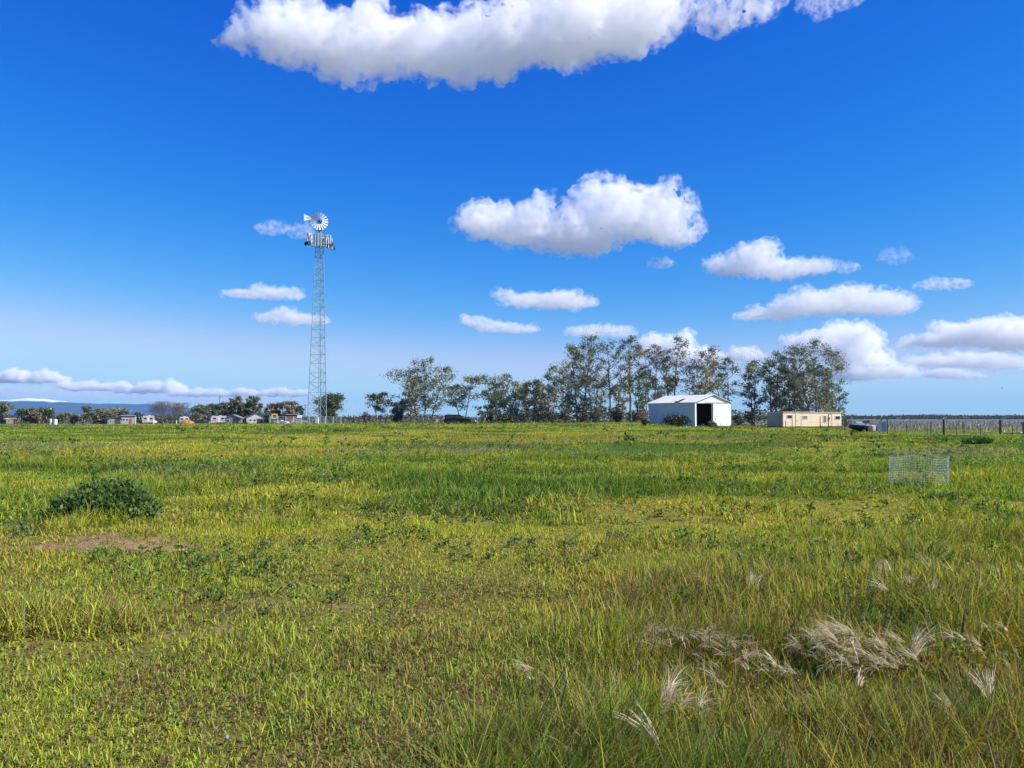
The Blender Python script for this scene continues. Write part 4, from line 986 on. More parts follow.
def skeleton(g, H, hw, stems, first, spread, nl):
    """Trunks and limbs: list of (points, radii) and clump sites (xyz, radius)."""
    tubes, sites = [], []
    for s in range(stems):
        off = 0 if stems == 1 else (s - (stems - 1) / 2) * hw * .55
        Hs = H * (1 if s == stems // 2 else g.uniform(.74, .95))
        lean = off * .6 / H + g.normal(0, .03); ly = g.normal(0, .05)
        zs = np.linspace(0, Hs * .97, 8)
        base = Vector((off * .35, g.normal(0, .25) * (stems > 1), 0))
        pts = [base + Vector((lean * z + off * .5 * (z / Hs) ** 1.2 + g.normal(0, .02) * z ** .6, ly * z + g.normal(0, .02) * z ** .6, z)) for z in zs]
        pts[0].z = -.2
        r0 = .013 * H / stems ** .4 + .04
        tubes.append((pts, [max(.025, r0 * (1 - .93 * i / 7)) for i in range(8)]))
        def along(u):
            f = u * 7; i = min(6, int(f)); return pts[i].lerp(pts[i + 1], f - i)
        for b in range(nl):
            u = first + (1 - first) * (b + g.uniform(.1, .9)) / nl * .97
            p = along(u); az = g.uniform(0, 2 * math.pi)
            prof = math.sin(math.pi * min(1, max(.0, (u - first) / (1 - first)) * .80 + .16)) ** .7
            ln = hw * (.95 if stems == 1 else .66) * prof * g.uniform(.65, 1.12)
            up = g.uniform(.25, .85) * spread
            e = p + Vector((math.cos(az) * ln, math.sin(az) * ln, ln * up + .25))
            m = p.lerp(e, .5) + Vector((g.normal(0, .06) * ln, g.normal(0, .06) * ln, -.06 * ln))
            rl = max(.03, r0 * (1 - u) * .6 + .02)
            tubes.append(([p, m, e], [rl, rl * .7, .02]))
            sites.append((e, 1.0))
            for q in range(2):
                f2 = m.lerp(e, g.uniform(0, .8)) + Vector((g.normal(0, .28) * ln, g.normal(0, .28) * ln, g.uniform(-.05, .4) * ln))
                tubes.append(([m.lerp(e, .2 * q), f2], [rl * .5, .018])); sites.append((f2, .85))
        sites.append((along(.99) + Vector((0, 0, -.1)), .8))
    return tubes, sites
def tree(name, label, px, D, ytop, hw_px, seed, stems=1, first=.3, nl=14, per=42, size=None, rad=.135, cols=EUC, bark=BARK, group=None, spread=1.0, flat=.8, cat='tree', droop=.5):
    g = np.random.default_rng(seed); k = mpp(D)
    p = on_ground(px, D); H = EYE + (YH - ytop) * k - p.z; hw = hw_px * k * 1.12; nl = int(nl * 1.35)
    t = empty(name, p, 0, label, cat, group)
    tubes, sites = skeleton(g, H * .95, hw, stems, first, spread, nl)
    tm = MB()
    for pts, r in tubes: tm.tube(pts, r, 6)
    tm.build('trunk', bark, t)
    ctr = np.array([tuple(s[0]) for s in sites]); rr = np.array([s[1] for s in sites]) * (rad * .92 * math.sqrt(H * hw * 1.6)) * g.uniform(.65, 1.3, len(sites))
    ctr[:, 2] = np.minimum(ctr[:, 2], H - rr * .9)
    V, T, C = leaf_cloud(g, ctr, rr, int(per * 1.1), size or max(.25, 1.2 * k), cols, droop, flat)
    V[:, 2] = np.maximum(V[:, 2], .05)
    link('crown', tri_mesh('crown', V, T, C), LEAF, t)
    return t
EG = 'eucalyptus trees of the windbreak'
tree('eucalyptus', 'small rust-tinged eucalyptus, loose and open, standing alone by the dark thin fence posts', 379, 168, 390.5, 14, 1, 2, .30, 8, 30, cols=EUC_WARM, group=EG, rad=.15)
tree('eucalyptus', 'big full eucalyptus behind and beside the black off-road car, first large tree of the windbreak', 425, 166, 356, 26, 2, 3, .16, 12, 44, cols=EUC, group=EG, rad=.12)
tree('eucalyptus', 'broad lower eucalyptus directly over the black off-road car', 463, 168, 374, 20, 3, 2, .36, 11, 40, cols=EUC, group=EG, rad=.135)
tree('eucalyptus', 'airy eucalyptus with several thin stems, next after the gap beyond the black off-road car', 504, 164, 372.5, 20, 4, 3, .26, 10, 32, cols=EUC, group=EG, rad=.12)
tree('eucalyptus', 'thin-crowned mid-height eucalyptus above the first olive bushes', 531, 162, 377, 15, 5, 2, .25, 9, 32, cols=EUC_WARM, group=EG, rad=.13)
tree('eucalyptus', 'slender pale eucalyptus leaning on the flank of the tallest dark one', 551, 166, 363, 15, 6, 2, .3, 10, 28, cols=EUC, bark=PALEBARK, group=EG, rad=.115)
tree('eucalyptus', 'tallest dense dark eucalyptus, broad from halfway up, in the middle of the windbreak', 580, 158, 329.5, 23, 7, 2, .14, 19, 50, cols=EUC, group=EG, rad=.115)
tree('eucalyptus', 'tall open eucalyptus with bare lower stem, second from the tallest towards the barn', 611, 160, 338, 15, 8, 1, .34, 14, 30, cols=EUC, bark=BARK, group=EG, rad=.12)
tree('eucalyptus', 'tall eucalyptus with a dark tuft low on its straight trunk, behind the barn corner', 631, 155, 332, 16, 9, 1, .30, 17, 36, cols=EUC, group=EG, rad=.12)
tree('eucalyptus', 'lanky pale-stemmed eucalyptus over the shaded side wall of the barn', 652, 152, 340, 15, 10, 2, .42, 11, 28, cols=EUC_WARM, bark=PALEBARK, group=EG, rad=.12)
tree('eucalyptus', 'highest feathery eucalyptus rising above the stripped part of the barn roof', 670, 150, 330.5, 15, 11, 2, .40, 12, 28, cols=EUC_WARM, bark=BARK, group=EG, rad=.115)
tree('eucalyptus', 'warm-toned eucalyptus with a leaning double stem above the barn ridge', 699, 149, 343.5, 20, 12, 2, .36, 13, 34, cols=EUC_WARM, bark=PALEBARK, group=EG, rad=.12)
tree('eucalyptus', 'grey-green eucalyptus at the barn door end, lower than the one over the ridge', 726, 152, 353, 15, 13, 2, .20, 12, 38, cols=EUC, group=EG, rad=.13)
tree('eucalyptus', 'upright thin eucalyptus in the gap between barn and trailer', 753, 154, 356, 13, 14, 2, .22, 12, 30, cols=EUC, group=EG, rad=.125)
tree('eucalyptus', 'eucalyptus with a rounded top over the shaded end of the trailer', 773, 152, 346.5, 16, 15, 2, .20, 14, 36, cols=EUC, group=EG, rad=.125)
tree('eucalyptus', 'lower twiggy eucalyptus squeezed between the rounded one and the big last tree', 793, 150, 353, 12, 16, 2, .18, 12, 32, cols=EUC_WARM, group=EG, rad=.125)
tree('eucalyptus', 'big last eucalyptus of the windbreak, wide ragged crown over the trailer roof', 817, 148, 334.5, 27, 17, 3, .14, 15, 44, cols=EUC, group=EG, rad=.11)
tree('eucalyptus', 'lowest straggling eucalyptus behind the sunny end of the trailer', 836, 156, 386, 10, 18, 2, .2, 8, 22, cols=EUC, group=EG, rad=.14)
tree('round_oak', 'dense round dark oak standing behind the foot of the lattice tower', 329, 168, 393.5, 13.5, 19, 2, .12, 16, 90, cols=DARKG, group=None, rad=.19, flat=.95, droop=.2)
tree('small_tree', 'blue-black bushy tree beneath the edge of the first large eucalyptus', 399, 170, 398.5, 8.5, 20, 2, .08, 9, 50, cols=BLUEG, rad=.19, droop=.2)
# far yard trees
YG = 'trees of the far yard'
for i, (nm, lab, px, D, yt, hw, st, fi, nl, per, cols, rd) in enumerate((
    ('yard_tree', 'tall grey-green tree cut by the picture edge above the low pinkish-roofed house', 2, 300, 402, 8, 2, .2, 9, 40, EUC, .16),
    ('yard_tree', 'dark bushy tree with a round top, first of a pair near the white water tanks', 28, 290, 408, 9, 2, .05, 9, 60, DARKG, .2),
    ('yard_tree', 'dark bushy tree with a flat dark top just behind the white water tanks', 44, 288, 407.5, 9, 2, .05, 9, 60, DARKG, .2),
    ('yard_tree', 'low brownish bush-like tree between the two dark bushy trees', 35, 284, 412, 6, 2, .05, 7, 40, BROWNT, .2),
    ('yard_tree', 'sparse low tree after the white water tanks', 63, 295, 412.5, 6, 2, .05, 7, 36, OLIVE, .18),
    ('yard_tree', 'low grey-green tree before the slim upright one', 74, 300, 413.5, 6, 2, .05, 6, 30, OLIVE, .18),
    ('yard_tree', 'slim upright dark tree standing free against the blue mountains', 84.5, 296, 405.5, 6, 1, .12, 10, 44, EUC, .17),
    ('yard_tree', 'small dark cone-shaped tree beside the open carport', 96, 292, 412.5, 4.5, 1, .05, 8, 40, DARKG, .18),
    ('yard_tree', 'wide olive thicket of a tree behind the grey lean-roofed shed', 114, 310, 408.5, 14, 3, .08, 8, 40, OLIVE, .16),
    ('yard_tree', 'small dark tree between the tall narrow house and the motorhome', 138, 305, 413, 4, 1, .05, 8, 40, DARKG, .18),
    ('yard_tree', 'mid-green loose tree at the start of the dark grove', 198, 310, 404.5, 9, 2, .1, 10, 44, EUC, .16),
    ('yard_tree', 'dark grove tree with a pointed top behind the faded brown car', 208, 315, 403.5, 8, 2, .08, 10, 48, DARKG, .17),
    ('yard_tree', 'dark grove tree behind the long white camper', 221, 318, 402, 9, 2, .08, 10, 50, EUC, .17),
    ('yard_tree', 'tall eucalyptus-like tree over the grey gabled barn', 237, 312, 396, 8, 2, .14, 12, 46, EUC, .14),
    ('yard_tree', 'tallest spreading green tree of the far yard, over the slate-blue roof', 253, 308, 395.5, 10, 2, .12, 13, 50, np.concatenate([EUC, DARKG]), .14),
    ('yard_tree', 'dull green tree filling in under the tallest spreading one', 246, 316, 404, 12, 3, .05, 9, 46, EUC_WARM, .16),
    ('yard_tree', 'first of two rust-brown winter trees, above the raised yellow-framed box', 274, 306, 402.5, 9, 2, .1, 11, 44, BROWNT, .16),
    ('yard_tree', 'second of two rust-brown winter trees, above the brown board shed', 289, 303, 400.5, 9.5, 2, .1, 11, 46, BROWNT, .16),
    ('yard_tree', 'small dark green tree just before the lattice tower', 300.5, 300, 405.5, 4, 1, .05, 9, 44, DARKG, .18),
    ('yard_tree', 'low dark bush-like tree between the slate-roofed house and the raised yellow box', 268.5, 280, 413.5, 5, 2, .05, 7, 44, DARKG, .2))):
    tree(nm, lab, px, D, yt, hw, 200 + i, st, fi, nl, per, None, rd, cols, BARK, YG, .9, .85, 'tree', .3)
for i, (px, yt, hw) in enumerate(((412, 372, 14), (492, 384, 13), (519, 386, 13), (542, 381, 13), (566, 352, 14), (596, 360, 13), (620, 372, 12), (642, 368, 11), (661, 374, 11), (783, 362, 14), (806, 358, 15), (826, 360, 12))):
    tree('eucalyptus', 'eucalyptus of the second row, only glimpsed through and behind the front trees of the windbreak', px, 184 + 5 * (i % 3), yt, hw, 260 + i, 2 + i % 2, .1, 9, 34, None, .13, EUC if i % 3 else EUC_WARM, BARK, 'second row of eucalyptus trees', 1.0, .8, 'tree', .4)
def bare_tree(label, px, D, ytop, hw_px, seed, cols):
    """Leafless winter tree: a haze of fine twigs on forking limbs."""
    g = np.random.default_rng(seed); k = mpp(D); p = on_ground(px, D); H = EYE + (YH - ytop) * k - p.z; hw = hw_px * k
    t = empty('bare_tree', p, 0, label, 'tree', 'leafless winter trees')
    tubes, sites = skeleton(g, H * .9, hw * .8, 2, .15, 1.3, 12); tm = MB()
    for pts, r in tubes: tm.tube(pts, r, 5)
    tm.build('trunk', BARK, t)
    n = 2300; c = np.array([tuple(s[0]) for s in sites])[g.integers(0, len(sites), n)] + g.normal(0, .24, (n, 3)) * hw
    d = c - np.array([0, 0, H * .3]); d /= np.linalg.norm(d, axis=1)[:, None]; d = d + g.normal(0, .35, (n, 3))
    ln = g.uniform(.5, 1.4, n); s = np.cross(d, g.normal(0, 1, (n, 3))); s /= np.linalg.norm(s, axis=1)[:, None]
    V = np.stack([c - s * .045, c + s * .045, c + d * ln[:, None]], 1).reshape(-1, 3); V[:, 2] = np.clip(V[:, 2], .1, H)
    link('twigs', tri_mesh('twigs', V, np.arange(3 * n).reshape(-1, 3), np.repeat(cols[g.integers(0, len(cols), n)] * g.uniform(.6, 1.3, n)[:, None], 3, 0)), LEAF, t)
bare_tree('bluish grey leafless tree behind the white motorhome', 161, 315, 401, 13, 301, GREYB * np.array([1.3, 1.4, 1.55]))
bare_tree('brownish leafless tree behind the orange dirt heap, twin of the bluish one', 178, 318, 402.5, 12, 302, GREYB * np.array([1.6, 1.4, 1.25]))
def shrub(label, px, D, ytop, hw_px, seed, cols=OLIVE, name='shrub', group=None, n=16, per=70, size=None, cat='shrub', bright=1.1):
    g = np.random.default_rng(seed); k = mpp(D); p = on_ground(px, D); H = EYE + (YH - ytop) * k - p.z; hw = hw_px * k
    t = empty(name, p, 0, label, cat, group); tm = MB(); ctr = []
    for i in range(n):
        a = g.uniform(0, 2 * math.pi); r = hw * .72 * math.sqrt(g.random()); z = H * (.22 + .52 * g.random() * (1 - .5 * (r / hw) ** 2))
        e = Vector((r * math.cos(a), r * math.sin(a), z)); ctr.append(tuple(e))
        tm.tube([(e.x * .1, e.y * .1, -.1), e * .5 + Vector((0, 0, .1)), e], [.035 + .01 * H, .025, .012], 5)
    tm.build('stem', BARK, t); ctr = np.array(ctr); rr = np.full(n, .30 * (H + hw) * .55) * g.uniform(.7, 1.15, n)
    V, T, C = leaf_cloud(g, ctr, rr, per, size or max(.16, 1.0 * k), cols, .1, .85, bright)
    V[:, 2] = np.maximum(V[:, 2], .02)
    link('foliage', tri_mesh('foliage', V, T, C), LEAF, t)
SG = 'olive bushes under the windbreak'
for i, (px, yt, hw, lab) in enumerate(((507, 411, 7, 'low dark bush under the airy several-stemmed eucalyptus'), (524, 406, 8, 'olive bush, first of the row of bushes in front of the windbreak'), (537, 404.5, 8, 'second olive bush of the row, under the slender pale eucalyptus'), (552, 406, 7, 'lower olive bush in the middle of the row, before the tallest eucalyptus'),
                                       (566, 403, 8.5, 'fuller olive bush at the foot of the tallest eucalyptus'), (581, 402, 9, 'widest olive bush of the row, below the tallest eucalyptus trunk'), (596, 403.5, 8, 'last dense olive bush of the row towards the barn'), (617, 406, 6, 'thin grey bush standing apart between the olive row and the barn'), (634, 407, 5.5, 'small grey bush close to the barn corner'))):
    shrub(lab, px, 150 + 4 * (i % 3), yt, hw, 400 + i, np.concatenate([OLIVE, EUC[:2]]) if i else DARKG, group=SG)
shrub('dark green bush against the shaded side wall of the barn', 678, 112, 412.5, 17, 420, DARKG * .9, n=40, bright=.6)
shrub('small low bush at the edge of the barn doorway', 712, 108, 419.5, 4.5, 421, np.concatenate([DARKG, OLIVE]))
shrub('pinkish dry bush beside the far corner of the barn', 643.5, 124, 407, 4.5, 422, np.array([(.34, .20, .18), (.26, .16, .14), (.20, .15, .12)]), per=50)
shrub('dark low bush at the far corner foot of the barn', 645.5, 120, 418, 4, 423, DARKG)
shrub('dark rounded bush behind the black off-road car towards the airy eucalyptus', 490, 165, 415, 4.5, 424, DARKG, n=8)
shrub('purple-brown low bush behind the dark thin fence posts', 366, 200, 410, 6.5, 425, GREYB * np.array([1.0, .75, .8]), n=12)
shrub('dark tangled undergrowth bush below the rounded eucalyptus near the trailer end', 752, 148, 408, 9, 426, np.concatenate([DARKG, EUC]), n=18)
shrub('second dark bush between barn door and trailer', 738, 146, 412, 5, 427, DARKG, n=12)
shrub('bushy dark growth right behind the trailer roof', 800, 160, 401, 13, 428, np.concatenate([DARKG, EUC]), n=20)
shrub('dead greyish bush tip at the sunny end of the trailer, before the boat', 846, 132, 415, 3.5, 429, GREYB, n=8, per=30)

# ------------------------------------------------------------------ far vegetation masses
def mass(name, px0, px1, D0, D1, n, hlo, hhi, cols, seed, size, thin=.32):
    g = np.random.default_rng(seed); px = g.uniform(px0, px1, n); D = g.uniform(D0, D1, n)
    x = (px - 512) / F * D; z = ground(x, D)
    hgt = hlo + (hhi - hlo) * fbm(x, D * .3, (D1 - D0) * .12 + 12, seed, 4) * 1.3
    P = np.column_stack([x, D, z + hgt * g.random(n) ** .6])
    V, T, C = leaf_cloud(g, P, np.full(n, size * 1.2), 5, size, cols, .1, .9, 1.2)
    return tag(link(name, tri_mesh(name, V, T, C), LEAF), kind='stuff')
mass('far_treeline', -60, 560, 620, 800, 7000, .5, 5, np.concatenate([DARKG, EUC, GREYB]), 501, 1.1)
mass('distant_woods', 560, 1500, 1500, 2100, 12000, 1, 7.5, np.concatenate([BLUEG, DARKG]), 502, 3.0)
mass('yard_undergrowth', -80, 345, 300, 335, 5600, .3, 4.2, np.concatenate([OLIVE, DARKG, GREYB]), 503, .5)
mass('dry_field_scrub', 335, 660, 200, 330, 4200, .1, 1.5, np.concatenate([GREYB, OLIVE]), 504, .35)
mass('windbreak_undergrowth', 478, 846, 158, 175, 2000, .3, 4.4, np.concatenate([OLIVE, DARKG, EUC]), 505, .34)
# vineyard beyond the right-hand fence: rows of bare vines on stakes
def vineyard():
    g = np.random.default_rng(77); Vs = []
    rows = np.geomspace(118, 480, 34); parts = []
    for D in rows:
        x0, x1 = (835 - 512) / F * D, (1230 - 512) / F * D
        step = max(.35, D * .004); x = np.arange(x0, x1, step); n = len(x); x = x + g.normal(0, .1, n)
        y = np.full(n, D) + g.normal(0, .3, n)
        h = g.uniform(.15, 1.25, n) * (.5 + fbm(x, y, 9, 5)); st = g.random(n) < .07; h[st] = 1.5
        w = np.maximum(.05, D * .0007) * g.uniform(.6, 1.4, n)
        c = np.array([(.27, .215, .195), (.33, .28, .26), (.17, .135, .125), (.20, .20, .13)])[g.integers(0, 4, n)] * g.uniform(.6, 1.4, n)[:, None]; c[st] = (.09, .07, .06)
        parts.append(blades(np.column_stack([x, y, ground(x, y)]), h, w, g.uniform(0, 6.28, n), np.abs(g.normal(0, .45, n)), np.abs(g.normal(.4, .5, n)), c, 2, 1.0, g.normal(0, .3, n)))
        m = n * 2; x = g.uniform(x0, x1, m); y = np.full(m, D) + g.normal(0, .3, m)
        P = np.column_stack([x, y, ground(x, y) + g.uniform(.1, .9, m)])
        parts.append(blades(P, g.uniform(.3, .9, m), np.full(m, max(.02, D * .0003)), g.uniform(0, 6.28, m), g.uniform(.2, 1.5, m), g.normal(0, .4, m), np.array([(.30, .24, .22), (.36, .30, .29), (.19, .15, .14)])[g.integers(0, 3, m)], 1, 1.0))
    V, T, C = join(parts)
    tag(link('vineyard', tri_mesh('vineyard', V, T, C), LEAF), kind='stuff')
vineyard()

# ------------------------------------------------------------------ plants standing out of the sward
def tuft(name, label, px, py, n, h, w, rad, cols, seed, az=None, azs=6.3, lean=.3, curl=.6, cat='grass tuft', group=None, segs=4, D=None, leanv=.25, dome=0):
    g = np.random.default_rng(seed); p = footprint(px, py) if D is None else on_ground(px, D)
    a = g.uniform(0, 2 * math.pi, n); r = np.sqrt(g.random(n)); wj = np.zeros(n)
    if name == 'straw_tuft':      # feathery wisps: a dozen hairs share a root and a direction
        m = max(1, n // 13); q = g.integers(0, m, n)
        a = g.uniform(0, 2 * math.pi, m)[q]; r = np.sqrt(g.random(m))[q]; wj = g.normal(0, .5, m)[q]
    if name == 'straw_tuft': w = w * .78
    x, y = p.x + r * np.cos(a) * rad[0], p.y + r * np.sin(a) * rad[1]
    if name == 'straw_tuft': x = x + g.normal(0, .008, n); y = y + g.normal(0, .008, n); azs = min(azs, .28)
    P = np.column_stack([x - p.x, y - p.y, ground(x, y) - p.z - .01 + dome * (1 - r * r) * (1 if name == 'straw_tuft' else (.25 + 1.5 * fbm(x, y, .3 * max(rad) + .05, seed))) + (.05 + .35 * tall_map(x, y) if name == 'straw_tuft' else 0)])
    z = np.clip(1 - r * .45, .3, 1)
    if name != 'straw_tuft': z = z * (.35 + 1.3 * fbm(x + 3, y, .22 * max(rad) + .04, seed + 5))
    c = cols[g.integers(0, len(cols), n)] * g.uniform(.7, 1.3, n)[:, None]
    A = g.normal(az, azs, n) + wj if az is not None else a + g.normal(0, .7, n)
    V, T, C = blades(P, h * z * g.uniform(.5, 1.2, n), w * g.uniform(.6, 1.4, n), A, np.abs(g.normal(lean, leanv, n)), np.abs(g.normal(curl + (.3 if name == 'straw_tuft' else 0), .35, n)), c, segs, 1.05, g.uniform(0, 6.28, n))
    o = link(name, tri_mesh(name, V, T, C), GRASS, loc=p)
    return tag(o, label, cat, group)
STRAW = np.array([(.80, .67, .46), (.70, .55, .37), (.86, .76, .56), (.55, .41, .25)])
STRAWG = np.array([(.74, .62, .40), (.80, .70, .48), (.24, .29, .05)])
TG = 'pale dry grass tufts in the meadow'
tuft('straw_tuft', 'biggest mound of whitish dry grass, its blades swept sideways, half green inside', 845, 668, 760, .23, .0042, (.34, .28), np.concatenate([STRAW, STRAWG]), 601, math.pi * .95, .6, .75, .9, dome=.12, group=TG)
tuft('straw_tuft', 'thinner pale green-white half of the biggest dry mound', 884, 664, 220, .22, .004, (.26, .22), STRAWG, 602, math.pi * .9, .8, .7, .8, dome=.08, group=TG)
tuft('straw_tuft', 'wide flattened mat of pinkish dry grass combed downhill', 690, 660, 520, .22, .004, (.46, .34), STRAW, 603, -.55, .4, 1.15, .4, dome=.07, group=TG)
tuft('straw_tuft', 'small pinkish dry wisp at the edge of the flattened mat', 640, 652, 60, .2, .0038, (.22, .12), STRAW, 604, -.5, .4, .9, .6, dome=.06, group=TG)
tuft('straw_tuft', 'open fan of pale dry grass just below the flattened mat', 668, 726, 120, .24, .0042, (.09, .07), STRAW, 605, .35, .5, .6, .9, dome=.08, group=TG)
tuft('straw_tuft', 'small dry fan drooping beside the open one', 692, 732, 60, .2, .004, (.07, .06), STRAW, 606, .3, .5, .6, 1.0, dome=.08, group=TG)
tuft('straw_tuft', 'pale star-shaped dry spray above the biggest mound', 889, 612, 40, .26, .005, (.07, .05), STRAW, 607, math.pi, .55, .9, .5, dome=.1, group=TG)
tuft('straw_tuft', 'single leaning straw plume beside the biggest mound', 911, 668, 60, .30, .006, (.035, .03), STRAW, 608, .2, .3, .3, .4, group=TG)
tuft('straw_tuft', 'loose tangle of pale dry grass to the side of the leaning straw plume', 960, 660, 90, .2, .0045, (.18, .10), STRAW, 609, math.pi * .9, .9, .8, .8, dome=.08, group=TG)
tuft('straw_tuft', 'slanting pale streak of dry grass in the swept tall grass', 984, 708, 50, .28, .006, (.05, .04), STRAW, 610, math.pi * .75, .15, .75, .2, group=TG)
tuft('straw_tuft', 'short slanting pale streak below the biggest mound', 957, 736, 34, .22, .006, (.03, .03), STRAW, 611, math.pi * .75, .15, .7, .2, group=TG)
tuft('straw_tuft', 'curved pale wisp lying alone in the middle of the lower meadow', 536, 690, 45, .2, .0042, (.12, .05), STRAW, 612, math.pi, .4, 1.0, .7, dome=.06, group=TG)
tuft('straw_tuft', 'pale dry patch at the foot of the biggest mound, on its shaded side', 775, 684, 80, .17, .0042, (.2, .1), STRAW, 613, math.pi * .9, .7, .7, .8, dome=.06, group=TG)
tuft('straw_tuft', 'small bright dry tuft farther off, above the flattened mat', 752, 600, 60, .26, .007, (.05, .04), STRAW, 614, .2, .5, .25, .4, group=TG)
tuft('straw_tuft', 'faint pale feathers of grass far out, highest on the slope of tall grass', 958, 578, 80, .22, .006, (.5, .2), STRAW, 615, math.pi, .8, .7, .6, group=TG)
tuft('straw_tuft', 'few thick pale dead stalks bent over, lowest dry tuft of the picture', 662, 775, 24, .28, .009, (.04, .03), STRAW, 616, 2.4, .3, .35, .5, group=TG)
for i, (px, py, n, h, lab) in enumerate(((892, 585, 40, .2, 'small white feather of dry grass, higher of two near the broad-leaved plant'), (905, 596, 30, .16, 'small white feather of dry grass, lower of two near the broad-leaved plant'), (1000, 648, 36, .2, 'thin hooked pale wisp of dry grass close to the picture edge'), (868, 700, 24, .2, 'lone pale stalk wisp right under the biggest mound'), (715, 700, 36, .16, 'small pale wisp between the flattened mat and the biggest mound'), (745, 672, 40, .16, 'short bright wisp at the tail of the flattened mat'), (700, 590, 20, .14, 'tiny pale wisp far above the flattened mat'), (935, 605, 36, .18, 'faint scattered wisp beyond the pale star-shaped spray'))):
    tuft('straw_tuft', lab, px, py, n, h, .0048, (.07, .05), STRAW, 640 + i, (math.pi * .9, .4)[i % 2], .4, .6, .7, group=TG, dome=.05)
GREENS = np.array([(.05, .10, .02), (.08, .14, .02), (.03, .07, .018), (.12, .17, .04)])
DKGREENS = np.array([(.03, .07, .02), (.05, .10, .025), (.07, .125, .035), (.12, .17, .07)])
CG = 'rank green clumps in the meadow'
def leafy_clump(label, px, py, rx, ry, h, seed):
    g = np.random.default_rng(seed); p = footprint(px, py); n = 230
    a = g.uniform(0, 2 * math.pi, n); r = g.random(n) ** .6; x, y = r * np.cos(a) * rx, r * np.sin(a) * ry
    top = h * np.clip(1.05 - r ** 2, .12, 1) * (.35 + 1.25 * fbm(x + p.x, y + p.y, .34, seed, 3))
    P = np.column_stack([x, y, ground(p.x + x, p.y + y) - p.z + top * g.uniform(.35, 1, n)])
    c1 = leaf_cloud(g, P, np.full(n, .10) * g.uniform(.6, 1.5, n), 34, .055, np.array([(.05, .10, .022), (.075, .14, .03), (.10, .18, .04), (.15, .21, .06), (.03, .065, .018)]), -.9, 1.0, 1.1)
    m = 1500; q = g.integers(0, n, m)
    B = np.column_stack([x[q] + g.normal(0, .05, m), y[q] + g.normal(0, .05, m), 0 * x[q]]); B[:, 2] = ground(p.x + B[:, 0], p.y + B[:, 1]) - p.z
    c2 = blades(B, (top[q] + .12) * g.uniform(.7, 1.35, m), .012 * g.uniform(.6, 1.5, m), g.uniform(0, 6.28, m), np.abs(g.normal(.2, .3, m)), np.abs(g.normal(.6, .5, m)), np.array([(.08, .15, .03), (.13, .21, .04), (.19, .25, .06), (.05, .10, .02)])[g.integers(0, 4, m)] * g.uniform(.7, 1.3, m)[:, None], 3, 1.1, g.uniform(0, 6.28, m))
    V, T, C = join([c1, c2])
    tag(link('grass_clump', tri_mesh('grass_clump', V, T, C), GRASS, loc=p), label, 'grass tuft', CG)
leafy_clump('largest dark green clump of rank grass and leaves, above the bare earth patches', 106, 521, .95, .55, .42, 701)
tuft('grass_clump', 'short leafy weed patch at the foot of the largest dark clump', 55, 530, 420, .22, .022, (.8, .22), DKGREENS, 702, None, 6, .7, .8, group=CG)
tuft('grass_clump', 'dark weed clump under the near side of the wire cage', 912, 490, 320, .30, .022, (.42, .22), DKGREENS, 703, None, 6, .5, .8, group=CG)
tuft('grass_clump', 'dark weed clump in front of the wire cage, on its brighter side', 938, 497, 260, .22, .022, (.4, .2), DKGREENS, 704, None, 6, .5, .8, group=CG)
tuft('grass_clump', 'dark low weeds trailing away from the shaded side of the wire cage', 872, 491, 300, .20, .02, (.6, .18), DKGREENS, 705, None, 6, .5, .8, group=CG)
tuft('grass_clump', 'dome of dark green weeds near the field edge below the thick wooden post', 977, 445, 700, .62, .045, (.85, .6), np.concatenate([DKGREENS, GREENS]), 706, None, 6, .45, .7, group=CG)
tuft('grass_clump', 'small dark clump alone in the upper meadow below the lattice tower', 303, 499, 200, .24, .02, (.36, .2), DKGREENS, 707, None, 6, .5, .8, group=CG)
tuft('grass_clump', 'tiny dark clump beyond the one below the lattice tower', 348, 478, 160, .26, .03, (.4, .25), DKGREENS, 708, None, 6, .5, .8, group=CG)
tuft('grass_clump', 'broad-leaved green plant with big arching blades, between cage and biggest dry mound', 916, 566, 130, .42, .024, (.4, .25), GREENS, 709, None, 6, .4, .9, group=CG)
tuft('grass_clump', 'dark weed clump at the picture edge beside the rusty earth bank', 1016, 520, 200, .26, .018, (.3, .2), DKGREENS, 710, None, 6, .5, .8, group=CG)
tuft('grass_clump', 'dark small clump with a pale seed head in the middle of the slope', 740, 596, 150, .20, .012, (.16, .12), DKGREENS, 711, None, 6, .5, .8, group=CG)
tuft('grass_clump', 'low green mound on the skyline side of the boat', 880, 455, 260, .3, .04, (1.2, .5), GREENS, 712, None, 6, .5, .8, group=CG)
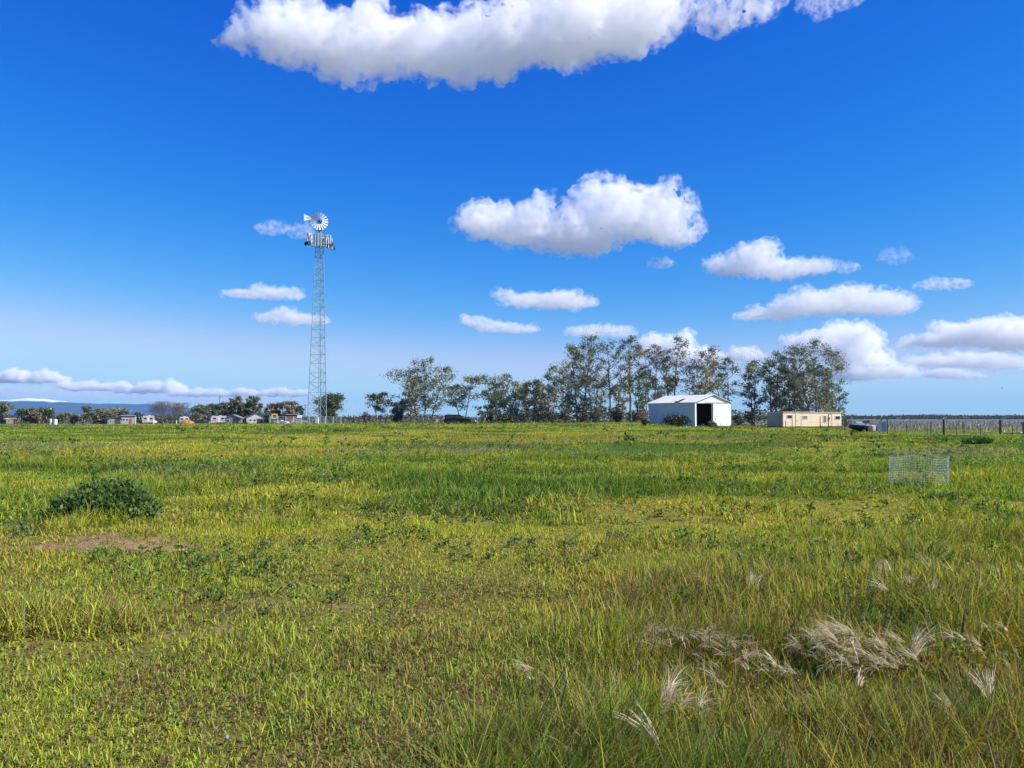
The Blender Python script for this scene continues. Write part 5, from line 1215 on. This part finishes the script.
def weeds():
    # broad-leaved weeds and clover mixed into the grass: rosettes, mats and leafy bumps nobody could count
    g = np.random.default_rng(909); parts = []
    for n, r0, r1, ra, rb, per, sz, hf, thr in ((5200, 2.2, 8, .018, .05, 12, .016, .5, .46), (2600, 6, 16, .05, .13, 26, .03, .6, .5), (2600, 14, 45, .10, .32, 30, .055, .7, .5), (1900, 40, 150, .25, .75, 26, .14, .6, .5)):
        r = np.sqrt(g.uniform(r0 * r0, r1 * r1, n)); a = g.uniform(-R(42), R(42), n); x, y = r * np.sin(a), r * np.cos(a)
        px = np.clip(512 + F * x / y, -600, 1600)
        k = (fbm(x, y, max(.7, r1 * .12), 120) > thr) & (r < np.interp(px, PX, DE)) & (g.random(n) < np.where(x > .3, .55, 1))
        x, y = x[k], y[k]; m = len(x); rr = g.uniform(ra, rb, m) * g.uniform(.6, 1.2, m)
        P = np.column_stack([x, y, ground(x, y) + rr * hf + .35 * tall_map(x, y)])
        cols = np.array([(.10, .17, .025), (.15, .23, .035), (.06, .115, .022), (.20, .25, .06), (.13, .16, .06), (.045, .09, .02)]) if r1 > 9 else np.array([(.20, .25, .05), (.13, .19, .035), (.25, .27, .05), (.17, .10, .06), (.12, .075, .05)])
        V, T, C = leaf_cloud(g, P, rr, per, sz, cols, -.1, hf, 1.15)
        parts.append((V, T, C))
    V, T, C = join(parts)
    tag(link('meadow_weeds', tri_mesh('meadow_weeds', V, T, C), GRASS), kind='stuff')
weeds()
# lilac-headed weed at the lower edge
p = footprint(226, 764); t = empty('thistle', p, 0, 'slender stalk with a tiny lilac flower head at the bottom edge of the picture', 'wild flower')
MB().tube([(0, 0, -.02), (.004, 0, .06), (.0, .004, .115)], [.0022, .002, .0016], 6).build('stem', mat('weed_stem', (.10, .13, .05), .7), t)
MB().lathe([(.002, 0), (.007, .006), (.008, .014), (.004, .02)], 10, (0, .004, .112)).build('flower_head', mat('lilac_petals', (.36, .27, .52), .6), t)
# a bird far up
p = at(1002, 388.3, 170); bm = bmesh.new()
mb = MB()
mb.tube([(-.22, 0, 0), (-.12, 0, .01), (0, 0, .02), (.12, 0, .015), (.2, 0, .0)], [.012, .05, .07, .05, .015], 8)
for s in (-1, 1): mb.add([(.08, s * .04, .03), (-.08, s * .04, .03), (-.13, s * .36, .12), (.02, s * .40, .13), (-.16, s * .68, .05), (.08, s * .04, .045), (-.08, s * .04, .045), (-.13, s * .36, .13), (.02, s * .40, .142), (-.16, s * .68, .06)], [(0, 1, 2, 3), (3, 2, 4), (5, 8, 7, 6), (8, 9, 7), (0, 3, 8, 5), (3, 4, 9, 8), (4, 2, 7, 9), (2, 1, 6, 7), (0, 5, 6, 1)])
o = mb.build('bird', mat('dark_feathers', (.035, .035, .04), .7), None); o.location = p; o.rotation_euler = (0, 0, 2.6)
tag(o, 'small dark bird gliding low in the sky above the wooden fence posts', 'bird')
